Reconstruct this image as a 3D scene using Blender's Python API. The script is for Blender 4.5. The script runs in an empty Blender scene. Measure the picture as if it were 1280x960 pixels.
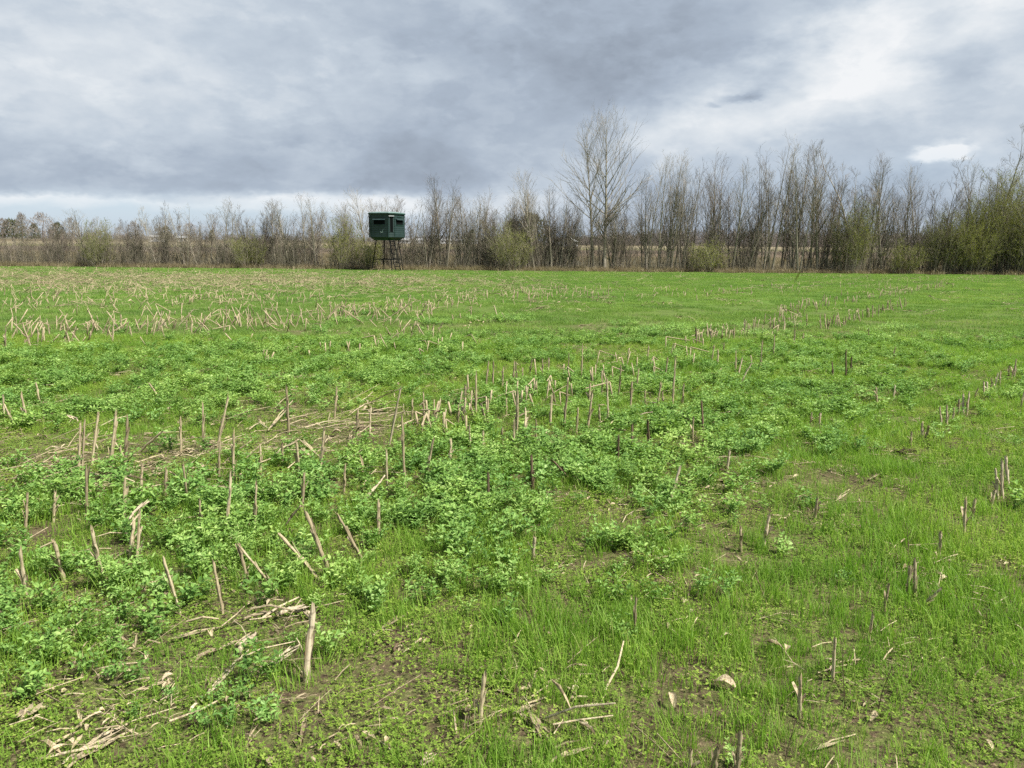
import bpy, math, random
import numpy as np
from mathutils import Matrix, Vector

R = math.radians
S = bpy.context.scene
COL = S.collection

# ------------------------------------------------------------------ camera
F, CX, CY = 961.0, 640.0, 480.0
PITCH, ROLL, EYE = math.atan(178 / 961), R(0.5), 1.6
_h = Vector((1, 0, 0)); _u = Vector((0, math.sin(PITCH), math.cos(PITCH))); _f = Vector((0, math.cos(PITCH), -math.sin(PITCH)))
CXV = _h * math.cos(ROLL) + _u * math.sin(ROLL)
CYV = -_h * math.sin(ROLL) + _u * math.cos(ROLL)
cam = bpy.data.cameras.new('camera'); camo = bpy.data.objects.new('camera', cam); COL.objects.link(camo)
cam.sensor_width = 36; cam.lens = F / 1280 * 36; cam.clip_start = 0.05; cam.clip_end = 20000
m = Matrix.Identity(4)
for i in range(3):
    m[i][0], m[i][1], m[i][2] = CXV[i], CYV[i], -_f[i]
m[2][3] = EYE
camo.matrix_world = m
S.camera = camo
S.render.resolution_x, S.render.resolution_y = 1024, 768
S.view_settings.view_transform = 'Standard'; S.view_settings.look = 'None'
S.view_settings.gamma = 1; S.view_settings.exposure = 1.0
S.cycles.max_bounces = 6; S.cycles.diffuse_bounces = 3; S.cycles.transmission_bounces = 4
S.cycles.glossy_bounces = 2; S.cycles.transparent_max_bounces = 4
S.cycles.use_adaptive_sampling = True; S.cycles.adaptive_threshold = 0.02
S.cycles.use_denoising = False


def ray(px, py):
    d = CXV * ((px - CX) / F) + CYV * (-(py - CY) / F) + _f
    return d


# ------------------------------------------------------------------ world and sun
SUN_EL, SUN_AZ = 52.0, 118.0          # azimuth measured from straight ahead (+Y) towards the right
W = bpy.data.worlds.new('World'); S.world = W; W.use_nodes = True
nt = W.node_tree; nt.nodes.clear(); L = nt.links


def N(t, **kw):
    n = nt.nodes.new(t)
    for k, v in kw.items():
        setattr(n, k, v)
    return n


def M(op, a, b=None, c=None, clamp=False):
    n = N('ShaderNodeMath', operation=op, use_clamp=clamp)
    for i, v in enumerate((a, b, c)):
        if v is None:
            continue
        if isinstance(v, (int, float)):
            n.inputs[i].default_value = v
        else:
            L.new(v, n.inputs[i])
    return n.outputs[0]


tc = N('ShaderNodeTexCoord')
sp = N('ShaderNodeSeparateXYZ'); L.new(tc.outputs['Generated'], sp.inputs[0])
az = M('MULTIPLY', M('ARCTAN2', sp.outputs[0], sp.outputs[1]), 180 / math.pi)
el = M('MULTIPLY', M('ARCSINE', sp.outputs[2]), 180 / math.pi)


def noise(scale, detail, rough, vec, dist=0.0):
    n = N('ShaderNodeTexNoise'); n.inputs['Scale'].default_value = scale
    n.inputs['Detail'].default_value = detail; n.inputs['Roughness'].default_value = rough
    n.inputs['Distortion'].default_value = dist
    L.new(vec, n.inputs['Vector'])
    return n


def scaled(sx, sy, sz, ox=0, oy=0, oz=0):
    mp = N('ShaderNodeMapping'); L.new(tc.outputs['Generated'], mp.inputs[0])
    mp.inputs['Scale'].default_value = (sx, sy, sz); mp.inputs['Location'].default_value = (ox, oy, oz)
    return mp.outputs[0]


wv = scaled(1, 1, 2.4)
nA = noise(7, 4, 0.55, wv)
sA = N('ShaderNodeSeparateColor'); L.new(nA.outputs['Color'], sA.inputs[0])
azd = M('ADD', az, M('MULTIPLY', M('SUBTRACT', sA.outputs[0], 0.5), 9))
eld = M('ADD', el, M('MULTIPLY', M('SUBTRACT', sA.outputs[1], 0.5), 5.5))
nB = noise(22, 4, 0.6, wv)
sB = N('ShaderNodeSeparateColor'); L.new(nB.outputs['Color'], sB.inputs[0])
azd = M('ADD', azd, M('MULTIPLY', M('SUBTRACT', sB.outputs[0], 0.5), 3.2))
eld = M('ADD', eld, M('MULTIPLY', M('SUBTRACT', sB.outputs[1], 0.5), 2.2))
az2 = M('ADD', az, M('MULTIPLY', M('SUBTRACT', sB.outputs[0], 0.5), 3.0))
el2 = M('ADD', el, M('MULTIPLY', M('SUBTRACT', sB.outputs[1], 0.5), 1.4))


nG = noise(55, 3, 0.6, wv)
sG = N('ShaderNodeSeparateColor'); L.new(nG.outputs['Color'], sG.inputs[0])
az3 = M('ADD', az, M('ADD', M('MULTIPLY', M('SUBTRACT', sG.outputs[0], 0.5), 1.0), M('MULTIPLY', M('SUBTRACT', sB.outputs[0], 0.5), 0.5)))
el3 = M('ADD', el, M('ADD', M('MULTIPLY', M('SUBTRACT', sG.outputs[1], 0.5), 0.6), M('MULTIPLY', M('SUBTRACT', sB.outputs[1], 0.5), 0.25)))


def azel(px, py):
    d = ray(px, py).normalized()
    return math.degrees(math.atan2(d.x, d.y)), math.degrees(math.asin(d.z))


def blob(px, py, wx, wy, amp, rot=0.0, fine=False, p=2.0):
    """one cloud mass in sky directions; half-widths in degrees"""
    a0, e0 = azel(px, py)
    A, E = (az3, el3) if fine == 2 else (az2, el2) if fine else (azd, eld)
    da, de = M('SUBTRACT', A, a0), M('SUBTRACT', E, e0)
    if rot:
        c, s = math.cos(R(rot)), math.sin(R(rot))
        da, de = M('ADD', M('MULTIPLY', da, c), M('MULTIPLY', de, s)), M('SUBTRACT', M('MULTIPLY', de, c), M('MULTIPLY', da, s))
    q = M('ADD', M('POWER', M('ABSOLUTE', M('DIVIDE', da, wx)), p), M('POWER', M('ABSOLUTE', M('DIVIDE', de, wy)), p))
    return M('MULTIPLY', M('EXPONENT', M('MULTIPLY', q, -1)), amp)


# brightness field of the cloud deck: 0 dark slate, 1 white
nC = noise(3.2, 6, 0.6, scaled(1, 1, 2.3, 3.1, 0.4, 1.7), 0.2)
nD = noise(9, 6, 0.62, scaled(1, 1, 2.0, 8.1, 2.4, 0.2), 0.25)
B = M('ADD', 0.40, M('MULTIPLY', M('SUBTRACT', nC.outputs[0], 0.5), 0.26))
B = M('ADD', B, M('MULTIPLY', M('SUBTRACT', nD.outputs[0], 0.5), 0.28))
nF = noise(4.2, 5, 0.55, scaled(1, 1, 1.9, 4.4, 9.1, 3.3), 0.2)
B = M('ADD', B, M('MULTIPLY', M('SUBTRACT', 0.075, M('ABSOLUTE', M('SUBTRACT', nF.outputs[0], 0.5))), 0.95))
for sc_, off, amp_ in ((4.6, 2.7, 0.09), (8.5, 6.1, 0.07)):
    nH = noise(sc_, 8, 0.58, scaled(1, 1, 2.1, off, off * 2, off), 0.1)
    mr = N('ShaderNodeMapRange', interpolation_type='SMOOTHSTEP'); L.new(nH.outputs[0], mr.inputs[0]); mr.inputs[1].default_value = 0.49; mr.inputs[2].default_value = 0.56
    B = M('ADD', B, M('MULTIPLY', M('SUBTRACT', mr.outputs[0], 0.5), amp_))
nE = noise(26, 5, 0.6, scaled(1, 1, 1.9, 1.1, 5.4, 2.2), 0.2)
B = M('ADD', B, M('MULTIPLY', M('SUBTRACT', nE.outputs[0], 0.5), 0.26))
for a in (
        (40, 60, 16, 9, 0.22), (250, 60, 12, 5, 0.12), (60, 135, 5, 1.6, 0.10), (400, 75, 10, 4, 0.06),
        (120, 225, 26, 2.2, -0.10), (330, 228, 20, 2.2, -0.12), (560, 205, 14, 4, -0.08),
        (800, 45, 9, 3.6, -0.24), (700, 90, 10, 4, -0.10), (520, 120, 12, 4, -0.06), (700, 210, 8, 5, -0.05),
        (1180, 30, 20, 3.2, 0.26, 24), (880, 150, 18, 2.8, 0.26, 18), (1230, 90, 14, 6, 0.16),
        (1000, 185, 12, 3, 0.10), (1120, 215, 8, 3, -0.12)):
    B = M('ADD', B, blob(*a))
for a in (
        (90, 256, 9, 0.40, 0.42, -1, 2, 4), (0, 249, 5, 0.5, 0.35, 0, 2, 4), (130, 252, 3, 0.4, 0.25, 0, 2, 3),
        (395, 255, 8.5, 0.75, 0.42, 0, 2, 4), (470, 256, 3.4, 0.9, 0.25, 0, 2, 4), (270, 256, 6, 0.6, 0.3, 0, 2, 4), (360, 252, 2.4, 0.6, 0.2, 0, 2, 4),
        (560, 268, 8, 1.6, 0.22, 0, True), (640, 255, 5, 1.3, 0.28, 0, True),
        (925, 123, 1.1, 0.24, -0.34, 0, 2, 3), (943, 119, 0.6, 0.34, -0.26, 0, 2, 3), (893, 132, 0.5, 0.14, -0.22, 0, 2, 3), (1200, 82, 2.4, 1.5, -0.42, -25, True), (1170, 22, 2.0, 0.9, -0.3, 0, True),
        (1180, 192, 1.7, 0.50, 0.42, 0, 2, 7.0), (1186, 186, 1.0, 0.62, 0.24, 0, 2, 5.0), (1150, 194, 0.9, 0.35, 0.2, 8, 2, 3.0),
        (1180, 222, 4.0, 1.2, -0.14, 0, True), (1215, 215, 1.5, 1.4, 0.15, 0, True)):
    B = M('ADD', B, blob(*a))
ramp = N('ShaderNodeValToRGB'); L.new(B, ramp.inputs[0])
cr = ramp.color_ramp
for pos, c in ((0.0, (0.295, 0.345, 0.420)), (0.30, (0.400, 0.468, 0.562)), (0.55, (0.530, 0.600, 0.682)), (0.80, (0.700, 0.750, 0.800)), (1.0, (0.86, 0.88, 0.90))):
    e = cr.elements.new(pos) if pos not in (0.0, 1.0) else cr.elements[0 if pos == 0.0 else len(cr.elements) - 1]
    e.color = (*c, 1)
SKYK = 0.1
cl = N('ShaderNodeVectorMath', operation='SCALE'); L.new(ramp.outputs[0], cl.inputs[0]); cl.inputs['Scale'].default_value = 0.52 / SKYK
sky = N('ShaderNodeTexSky'); sky.sky_type = 'NISHITA'; sky.sun_disc = False
sky.sun_elevation = R(SUN_EL); sky.sun_rotation = R(SUN_AZ)
# breaks in the deck (low on the left, low on the right) let the blue through
gap = M('ADD', blob(110, 268, 16, 0.9, 0.62, 0, True), blob(60, 280, 18, 1.4, 0.5, 0, True))
gap = M('ADD', gap, M('ADD', blob(340, 262, 10, 0.9, 0.35, 0, True), blob(1175, 215, 5, 1.5, 0.22, 0, True)))
gap = M('ADD', gap, blob(990, 245, 8, 2.4, 0.22, 0, True))
gap = M('MULTIPLY', gap, 1.0, clamp=True)
bl = N('ShaderNodeMix', data_type='RGBA'); bl.inputs[0].default_value = 0.8; L.new(sky.outputs[0], bl.inputs[6]); bl.inputs[7].default_value = (2.6, 3.2, 3.95, 1)
mx = N('ShaderNodeMix', data_type='RGBA'); L.new(gap, mx.inputs[0]); L.new(cl.outputs[0], mx.inputs[6]); L.new(bl.outputs[2], mx.inputs[7])
bg = N('ShaderNodeBackground'); bg.inputs[1].default_value = SKYK
L.new(mx.outputs[2], bg.inputs[0])
wo = N('ShaderNodeOutputWorld'); L.new(bg.outputs[0], wo.inputs[0])

sl = bpy.data.lights.new('sun', 'SUN'); sl.energy = 5.0; sl.angle = R(8.0); sl.color = (1.0, 0.955, 0.88)
so = bpy.data.objects.new('sun', sl); COL.objects.link(so)
sd = Vector((math.sin(R(SUN_AZ)) * math.cos(R(SUN_EL)), math.cos(R(SUN_AZ)) * math.cos(R(SUN_EL)), math.sin(R(SUN_EL))))
so.rotation_euler = sd.to_track_quat('Z', 'Y').to_euler()

# ------------------------------------------------------------------ terrain
TY = [-3000, 10, 25, 60, 66, 150, 400, 1000, 9000]
TZ = [0, 0, -0.12, -0.64, -0.86, -0.9, -0.7, -0.4, -0.4]


def vnoise(x, y, s, seed=0):
    x = np.asarray(x, float) / s + seed * 17.13; y = np.asarray(y, float) / s + seed * 7.77
    xi, yi = np.floor(x), np.floor(y); fx, fy = x - xi, y - yi
    fx, fy = fx * fx * (3 - 2 * fx), fy * fy * (3 - 2 * fy)

    def hh(a, b):
        v = np.sin(a * 127.1 + b * 311.7 + seed * 13.7) * 43758.5453
        return v - np.floor(v)
    return (hh(xi, yi) * (1 - fx) + hh(xi + 1, yi) * fx) * (1 - fy) + (hh(xi, yi + 1) * (1 - fx) + hh(xi + 1, yi + 1) * fx) * fy


def fbm(x, y, s, seed=0, o=3):
    v = 0; a = 0.5; t = 0
    for i in range(o):
        v = v + a * vnoise(x, y, s / 2 ** i, seed + i); t += a; a *= 0.5
    return v / t


def gz(x, y):
    x = np.asarray(x, float); y = np.asarray(y, float)
    z = np.interp(y, TY, TZ)
    near = np.clip(1 - y / 70, 0, 1)
    return z + near * ((fbm(x, y, 2.2, 3) - 0.5) * 0.07 + (fbm(x, y, 0.35, 5, 2) - 0.5) * 0.035)


def at(px, py, h=0.0):
    """the point of the ground (plus h) that lies along this line of sight"""
    d = ray(px, py); t = 0.5; step = 0.25
    while t < 9000:
        z = EYE + d.z * t
        if z < float(gz(d.x * t, d.y * t)) + h:
            break
        step = max(0.1, t * 0.02); t += step
    a, b = t - step, t
    for _ in range(24):
        c = (a + b) / 2
        if EYE + d.z * c < float(gz(d.x * c, d.y * c)) + h: b = c
        else: a = c
    return d.x * b, d.y * b


def on_plane(px, py, Y):
    d = ray(px, py); t = Y / d.y
    return d.x * t, EYE + d.z * t


# ------------------------------------------------------------------ materials
class Mat:
    def __init__(s, name):
        s.m = bpy.data.materials.new(name); s.m.use_nodes = True
        s.t = s.m.node_tree; s.t.nodes.clear()
        s.out = s.t.nodes.new('ShaderNodeOutputMaterial')

    def n(s, t, **kw):
        n = s.t.nodes.new(t)
        for k, v in kw.items(): setattr(n, k, v)
        return n

    def l(s, a, b): s.t.links.new(a, b)

    def noise(s, scale, detail=3, rough=0.55, vec=None, mp=None, dist=0):
        n = s.n('ShaderNodeTexNoise'); n.inputs['Scale'].default_value = scale; n.inputs['Detail'].default_value = detail
        n.inputs['Roughness'].default_value = rough; n.inputs['Distortion'].default_value = dist
        if vec is None: vec = s.n('ShaderNodeNewGeometry').outputs['Position']
        if mp:
            k = s.n('ShaderNodeMapping'); k.inputs['Scale'].default_value = mp; s.l(vec, k.inputs[0]); vec = k.outputs[0]
        s.l(vec, n.inputs['Vector'])
        return n.outputs['Fac']

    def ramp(s, fac, stops, interp='LINEAR'):
        r = s.n('ShaderNodeValToRGB'); s.l(fac, r.inputs[0]); cr = r.color_ramp; cr.interpolation = interp
        while len(cr.elements) < len(stops): cr.elements.new(0.5)
        for e, (p, c) in zip(cr.elements, stops):
            e.position = p; e.color = (*c, 1) if len(c) == 3 else c
        return r.outputs[0]

    def mix(s, fac, a, b, mode='MIX'):
        x = s.n('ShaderNodeMix', data_type='RGBA', blend_type=mode)
        for i, v in ((0, fac), (6, a), (7, b)):
            if isinstance(v, (int, float)): x.inputs[i].default_value = v
            elif isinstance(v, tuple): x.inputs[i].default_value = (*v, 1)
            else: s.l(v, x.inputs[i])
        return x.outputs[2]

    def math(s, op, a, b=0.0, clamp=False):
        x = s.n('ShaderNodeMath', operation=op, use_clamp=clamp)
        for i, v in ((0, a), (1, b)):
            if isinstance(v, (int, float)): x.inputs[i].default_value = v
            else: s.l(v, x.inputs[i])
        return x.outputs[0]

    def pbr(s, col, rough=0.8, spec=0.3, bump=None, bs=0.3, bd=0.01):
        p = s.n('ShaderNodeBsdfPrincipled')
        if isinstance(col, tuple): p.inputs['Base Color'].default_value = (*col, 1)
        else: s.l(col, p.inputs['Base Color'])
        p.inputs['Roughness'].default_value = rough; p.inputs['Specular IOR Level'].default_value = spec
        if bump is not None:
            b = s.n('ShaderNodeBump'); b.inputs['Strength'].default_value = bs; b.inputs['Distance'].default_value = bd
            s.l(bump, b.inputs['Height']); s.l(b.outputs[0], p.inputs['Normal'])
        s.l(p.outputs[0], s.out.inputs[0])
        return p


def leafmat(name, stops, patch, trans=0.45, tr=(1.25, 1.35, 0.6), rough=0.45, spec=0.35, nscale=0.9, pscale=None):
    """foliage: colour differs leaf by leaf and plant by plant, and drifts slowly over the ground"""
    k = Mat(name)
    g = k.n('ShaderNodeNewGeometry'); oi = k.n('ShaderNodeObjectInfo')
    v = k.math('ADD', k.math('MULTIPLY', g.outputs['Random Per Island'], 0.6), k.math('MULTIPLY', oi.outputs['Random'], 0.4))
    c = k.ramp(v, stops)
    nz = k.noise(nscale, 4, 0.65, mp=pscale)
    c = k.mix(k.ramp(nz, [(0.38, (0, 0, 0)), (0.62, (1, 1, 1))]), c, patch, 'MULTIPLY')
    p = k.n('ShaderNodeBsdfPrincipled'); k.l(c, p.inputs['Base Color']); p.inputs['Roughness'].default_value = rough
    p.inputs['Specular IOR Level'].default_value = spec
    t = k.n('ShaderNodeBsdfTranslucent'); k.l(k.mix(1.0, c, tr, 'MULTIPLY'), t.inputs[0])
    s = k.n('ShaderNodeMixShader'); s.inputs[0].default_value = trans
    k.l(p.outputs[0], s.inputs[1]); k.l(t.outputs[0], s.inputs[2]); k.l(s.outputs[0], k.out.inputs[0])
    return k.m


GRASS = leafmat('grass_blades', [(0.0, (0.110, 0.205, 0.022)), (0.5, (0.205, 0.345, 0.042)), (0.82, (0.310, 0.450, 0.080)), (0.90, (0.32, 0.31, 0.11)), (1.0, (0.44, 0.36, 0.19))], (0.72, 0.82, 0.78), 0.42, (1.2, 1.3, 0.7), 0.55, 0.25)
FGRASS = leafmat('far_grass_blades', [(0.0, (0.125, 0.210, 0.040)), (0.5, (0.200, 0.315, 0.065)), (0.84, (0.285, 0.395, 0.105)), (0.86, (0.33, 0.30, 0.15)), (1.0, (0.46, 0.39, 0.24))], (0.66, 0.76, 0.80), 0.42, (1.2, 1.25, 0.7), 0.65, 0.15, 0.22, (1.0, 2.6, 1.0))
PEA = leafmat('pea_leaves', [(0.0, (0.085, 0.165, 0.034)), (0.45, (0.195, 0.325, 0.068)), (0.8, (0.315, 0.445, 0.115)), (1.0, (0.44, 0.55, 0.20))], (0.72, 0.84, 0.92), 0.32, (1.2, 1.25, 0.6), 0.65, 0.20, 1.3)
WEED = leafmat('low_weed_leaves', [(0.0, (0.100, 0.165, 0.022)), (0.5, (0.205, 0.305, 0.045)), (0.88, (0.34, 0.42, 0.085)), (1.0, (0.38, 0.33, 0.15))], (0.70, 0.80, 0.75), 0.4, (1.2, 1.3, 0.6), 0.7, 0.12)
BUD = leafmat('olive_buds', [(0.0, (0.130, 0.140, 0.036)), (0.5, (0.215, 0.230, 0.052)), (1.0, (0.330, 0.345, 0.090))], (0.75, 0.78, 0.8), 0.4, (1.2, 1.25, 0.6), 0.6, 0.2, 0.5)
DRYG = leafmat('dry_grass_blades', [(0.0, (0.15, 0.115, 0.065)), (0.6, (0.28, 0.235, 0.15)), (1.0, (0.42, 0.36, 0.25))], (0.75, 0.8, 0.7), 0.35, (1.1, 1.0, 0.8), 0.7, 0.2)


def straw(name, stops, streak=240.0):
    k = Mat(name)
    oi = k.n('ShaderNodeObjectInfo'); g = k.n('ShaderNodeNewGeometry'); tcn = k.n('ShaderNodeTexCoord')
    c = k.ramp(k.math('ADD', k.math('MULTIPLY', oi.outputs['Random'], 0.65), k.math('MULTIPLY', g.outputs['Random Per Island'], 0.35)), stops)
    st = k.noise(1.0, 3, 0.6, tcn.outputs['Object'], (streak, streak, 5))
    c = k.mix(k.ramp(st, [(0.35, (0, 0, 0)), (0.6, (1, 1, 1))]), k.mix(1.0, c, (0.50, 0.44, 0.37), 'MULTIPLY'), c)
    bl = k.noise(38, 4, 0.7, tcn.outputs['Object'])
    c = k.mix(k.ramp(bl, [(0.52, (0, 0, 0)), (0.66, (0.8, 0.8, 0.8))]), c, (0.12, 0.085, 0.06))
    k.pbr(c, 0.75, 0.25, st, 0.5, 0.002)
    return k.m


STALK = straw('corn_stalk', [(0.0, (0.20, 0.16, 0.10)), (0.3, (0.33, 0.28, 0.175)), (0.7, (0.45, 0.385, 0.245)), (1.0, (0.58, 0.51, 0.35))])
PALE = straw('bleached_stalk', [(0.0, (0.44, 0.36, 0.24)), (1.0, (0.58, 0.51, 0.37))])
DARK = straw('weathered_stalk', [(0.0, (0.075, 0.055, 0.035)), (1.0, (0.17, 0.12, 0.075))])


def bark(name, a, b, sc=3.0):
    k = Mat(name)
    oi = k.n('ShaderNodeObjectInfo'); g = k.n('ShaderNodeNewGeometry')
    v = k.math('ADD', k.math('MULTIPLY', oi.outputs['Random'], 0.5), k.math('MULTIPLY', g.outputs['Random Per Island'], 0.5))
    c = k.ramp(v, [(0, a), (1, b)])
    nz = k.noise(sc, 4, 0.6, mp=(1, 1, 0.3))
    c = k.mix(k.ramp(nz, [(0.4, (0, 0, 0)), (0.6, (1, 1, 1))]), c, (0.6, 0.66, 0.58), 'MULTIPLY')
    k.pbr(c, 0.85, 0.15, nz, 0.4, 0.02)
    return k.m


TRUNK = bark('grey_bark', (0.15, 0.13, 0.10), (0.33, 0.29, 0.23))
TWIG = bark('brown_twigs', (0.17, 0.145, 0.115), (0.34, 0.295, 0.24))
DTWIG = bark('dark_twigs', (0.11, 0.088, 0.072), (0.22, 0.18, 0.15))
BRUSH = bark('brush_stems', (0.11, 0.095, 0.072), (0.31, 0.27, 0.21))

# ground: bare soil and litter near by, different fields and their stubble further off
k = Mat('ground')
pos = k.n('ShaderNodeNewGeometry').outputs['Position']
sx = k.n('ShaderNodeSeparateXYZ'); k.l(pos, sx.inputs[0])
n1 = k.noise(9, 6, 0.65); n2 = k.noise(60, 5, 0.7); n3 = k.noise(1.1, 4, 0.6)
soil = k.ramp(n1, [(0.3, (0.040, 0.028, 0.018)), (0.55, (0.088, 0.062, 0.040)), (0.75, (0.16, 0.12, 0.078))])
soil = k.mix(k.ramp(n2, [(0.56, (0, 0, 0)), (0.66, (1, 1, 1))]), soil, (0.30, 0.23, 0.14))
n4 = k.noise(150, 4, 0.7)
moss = k.ramp(n4, [(0.3, (0.050, 0.070, 0.018)), (0.5, (0.13, 0.17, 0.04)), (0.7, (0.20, 0.24, 0.07))])
soil = k.mix(k.math('MULTIPLY', k.ramp(n3, [(0.34, (0.05, 0.05, 0.05)), (0.60, (0.8, 0.8, 0.8))]), k.ramp(k.noise(34, 5, 0.7), [(0.40, (0, 0, 0)), (0.56, (1, 1, 1))])), soil, moss)
green = k.ramp(k.noise(5, 5, 0.7), [(0.3, (0.050, 0.090, 0.016)), (0.7, (0.11, 0.19, 0.030))])
fa = k.math('MULTIPLY', k.math('SUBTRACT', sx.outputs[1], 9), 1 / 14, True)
near = k.mix(fa, soil, green)
yd = k.math('ADD', sx.outputs[1], k.math('MULTIPLY', k.math('SUBTRACT', k.noise(0.02, 3, 0.6), 0.5), 60))
yd = k.math('ADD', yd, k.math('MULTIPLY', sx.outputs[0], -0.12))
band = k.ramp(k.math('DIVIDE', yd, 1500), [
    (0.0, (0.155, 0.14, 0.095)), (0.072, (0.14, 0.125, 0.088)), (0.086, (0.125, 0.092, 0.064)), (0.15, (0.14, 0.105, 0.075)),
    (0.175, (0.17, 0.165, 0.07)), (0.24, (0.23, 0.19, 0.125)), (0.33, (0.25, 0.21, 0.14)), (0.37, (0.13, 0.10, 0.06)), (1.0, (0.12, 0.11, 0.08))])
band = k.mix(k.ramp(k.noise(1.2, 5, 0.7, mp=(0.25, 1.4, 1)), [(0.35, (0, 0, 0)), (0.65, (1, 1, 1))]), band, k.mix(1.0, band, (0.60, 0.64, 0.56), 'MULTIPLY'))
ff = k.math('MULTIPLY', k.math('SUBTRACT', sx.outputs[1], 60.5), 1.0, True)
k.pbr(k.mix(ff, near, band), 0.95, 0.1, n2, 0.8, 0.02)
GROUND = k.m


# ------------------------------------------------------------------ mesh helpers
class MB:
    def __init__(s): s.v = []; s.f = []; s.n = 0

    def add(s, v, f):
        s.v.append(np.asarray(v, float)); s.f.extend([tuple(i + s.n for i in q) for q in f]); s.n += len(v)

    def tube(s, pts, rad, sides=3, cap=False):
        pts = np.asarray(pts, float); n = len(pts)
        t = np.gradient(pts, axis=0); t /= np.linalg.norm(t, axis=1)[:, None] + 1e-9
        ref = np.array([0.0, 0.0, 1.0]) if abs(t[0, 2]) < 0.8 else np.array([1.0, 0, 0])
        a = np.cross(t, ref); a /= np.linalg.norm(a, axis=1)[:, None] + 1e-9; b = np.cross(t, a)
        th = np.arange(sides) * 2 * math.pi / sides
        rad = np.asarray(rad, float).reshape(n, 1, 1)
        v = pts[:, None] + rad * (np.cos(th)[None, :, None] * a[:, None] + np.sin(th)[None, :, None] * b[:, None])
        f = []
        for i in range(n - 1):
            for j in range(sides):
                k2 = (j + 1) % sides
                f.append((i * sides + j, i * sides + k2, (i + 1) * sides + k2, (i + 1) * sides + j))
        if cap:
            f.append(tuple(range(sides - 1, -1, -1))); f.append(tuple((n - 1) * sides + j for j in range(sides)))
        s.add(v.reshape(-1, 3), f)

    def box(s, c, d, rz=0.0, taper=1.0):
        x, y, z = d[0] / 2, d[1] / 2, d[2] / 2; cc, ss = math.cos(rz), math.sin(rz); v = []
        for zz, q in ((-z, 1), (z, taper)):
            for a, b in ((-x, -y), (x, -y), (x, y), (-x, y)):
                a *= q; b *= q
                v.append((c[0] + a * cc - b * ss, c[1] + a * ss + b * cc, c[2] + zz))
        s.add(v, [(3, 2, 1, 0), (4, 5, 6, 7), (0, 1, 5, 4), (1, 2, 6, 5), (2, 3, 7, 6), (3, 0, 4, 7)])

    def beam(s, p, q, r):
        s.tube([p, q], [r, r], 4, True)

    def mesh(s, name, mat, smooth=False):
        me = bpy.data.meshes.new(name)
        me.from_pydata(np.concatenate(s.v).tolist() if s.v else [], [], s.f)
        me.materials.append(mat)
        if smooth: me.polygons.foreach_set('use_smooth', [True] * len(me.polygons))
        me.update()
        return me

    def obj(s, name, mat, parent=None, smooth=False, **kw):
        return link(name, s.mesh(name, mat, smooth), parent, **kw)


def link(name, data, parent=None, loc=None, **props):
    o = bpy.data.objects.new(name, data); COL.objects.link(o)
    if parent is not None: o.parent = parent
    if loc is not None: o.location = loc
    for a, b in props.items(): o[a] = b
    return o


PROTO = {}


def proto_col(name, meshes):
    c = bpy.data.collections.new(name)
    for i, me in enumerate(meshes):
        o = bpy.data.objects.new('%s_%02d' % (name, i), me); c.objects.link(o)
    return c


def scatter(name, col, nvar, x, y, scale, seed, label, cat, zoff=0.0, tilt=0.15, zs=None):
    """one stuff object: points on the ground, each carrying a clump"""
    rg = np.random.default_rng(seed); n = len(x)
    z = gz(x, y) + zoff
    me = bpy.data.meshes.new(name); me.vertices.add(n)
    me.vertices.foreach_set('co', np.stack([x, y, z], 1).ravel())
    rot = np.stack([rg.normal(0, tilt, n), rg.normal(0, tilt, n), rg.uniform(0, 6.283, n)], 1)
    sc = np.stack([scale, scale, scale * (zs if zs is not None else 1.0)], 1)
    for nm, ty, dat, key in (('rot', 'FLOAT_VECTOR', rot, 'vector'), ('scl', 'FLOAT_VECTOR', sc, 'vector')):
        a = me.attributes.new(nm, ty, 'POINT'); a.data.foreach_set(key, dat.ravel())
    a = me.attributes.new('idx', 'INT', 'POINT'); a.data.foreach_set('value', rg.integers(0, nvar, n).astype(np.int32))
    o = link(name, me, label=label, category=cat, kind='stuff')
    g = bpy.data.node_groups.new(name + '_nodes', 'GeometryNodeTree')
    g.interface.new_socket('Geometry', in_out='INPUT', socket_type='NodeSocketGeometry')
    g.interface.new_socket('Geometry', in_out='OUTPUT', socket_type='NodeSocketGeometry')
    gi, go = g.nodes.new('NodeGroupInput'), g.nodes.new('NodeGroupOutput')
    ci = g.nodes.new('GeometryNodeCollectionInfo'); ci.inputs['Collection'].default_value = col
    ci.inputs['Separate Children'].default_value = True; ci.inputs['Reset Children'].default_value = True
    ip = g.nodes.new('GeometryNodeInstanceOnPoints'); ip.inputs['Pick Instance'].default_value = True

    def attr(nm, ty):
        q = g.nodes.new('GeometryNodeInputNamedAttribute'); q.data_type = ty; q.inputs['Name'].default_value = nm
        return q.outputs['Attribute']
    g.links.new(gi.outputs[0], ip.inputs['Points']); g.links.new(ci.outputs[0], ip.inputs['Instance'])
    g.links.new(attr('rot', 'FLOAT_VECTOR'), ip.inputs['Rotation']); g.links.new(attr('scl', 'FLOAT_VECTOR'), ip.inputs['Scale'])
    g.links.new(attr('idx', 'INT'), ip.inputs['Instance Index']); g.links.new(ip.outputs[0], go.inputs[0])
    md = o.modifiers.new('clumps', 'NODES'); md.node_group = g
    return o


# ------------------------------------------------------------------ the ground sheet
def axis(lim, d0, grow, lo=None):
    a = [0.0]; d = d0
    while a[-1] < lim: a.append(a[-1] + d); d *= grow if a[-1] > 7 else 1.0
    return np.array(a)


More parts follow.
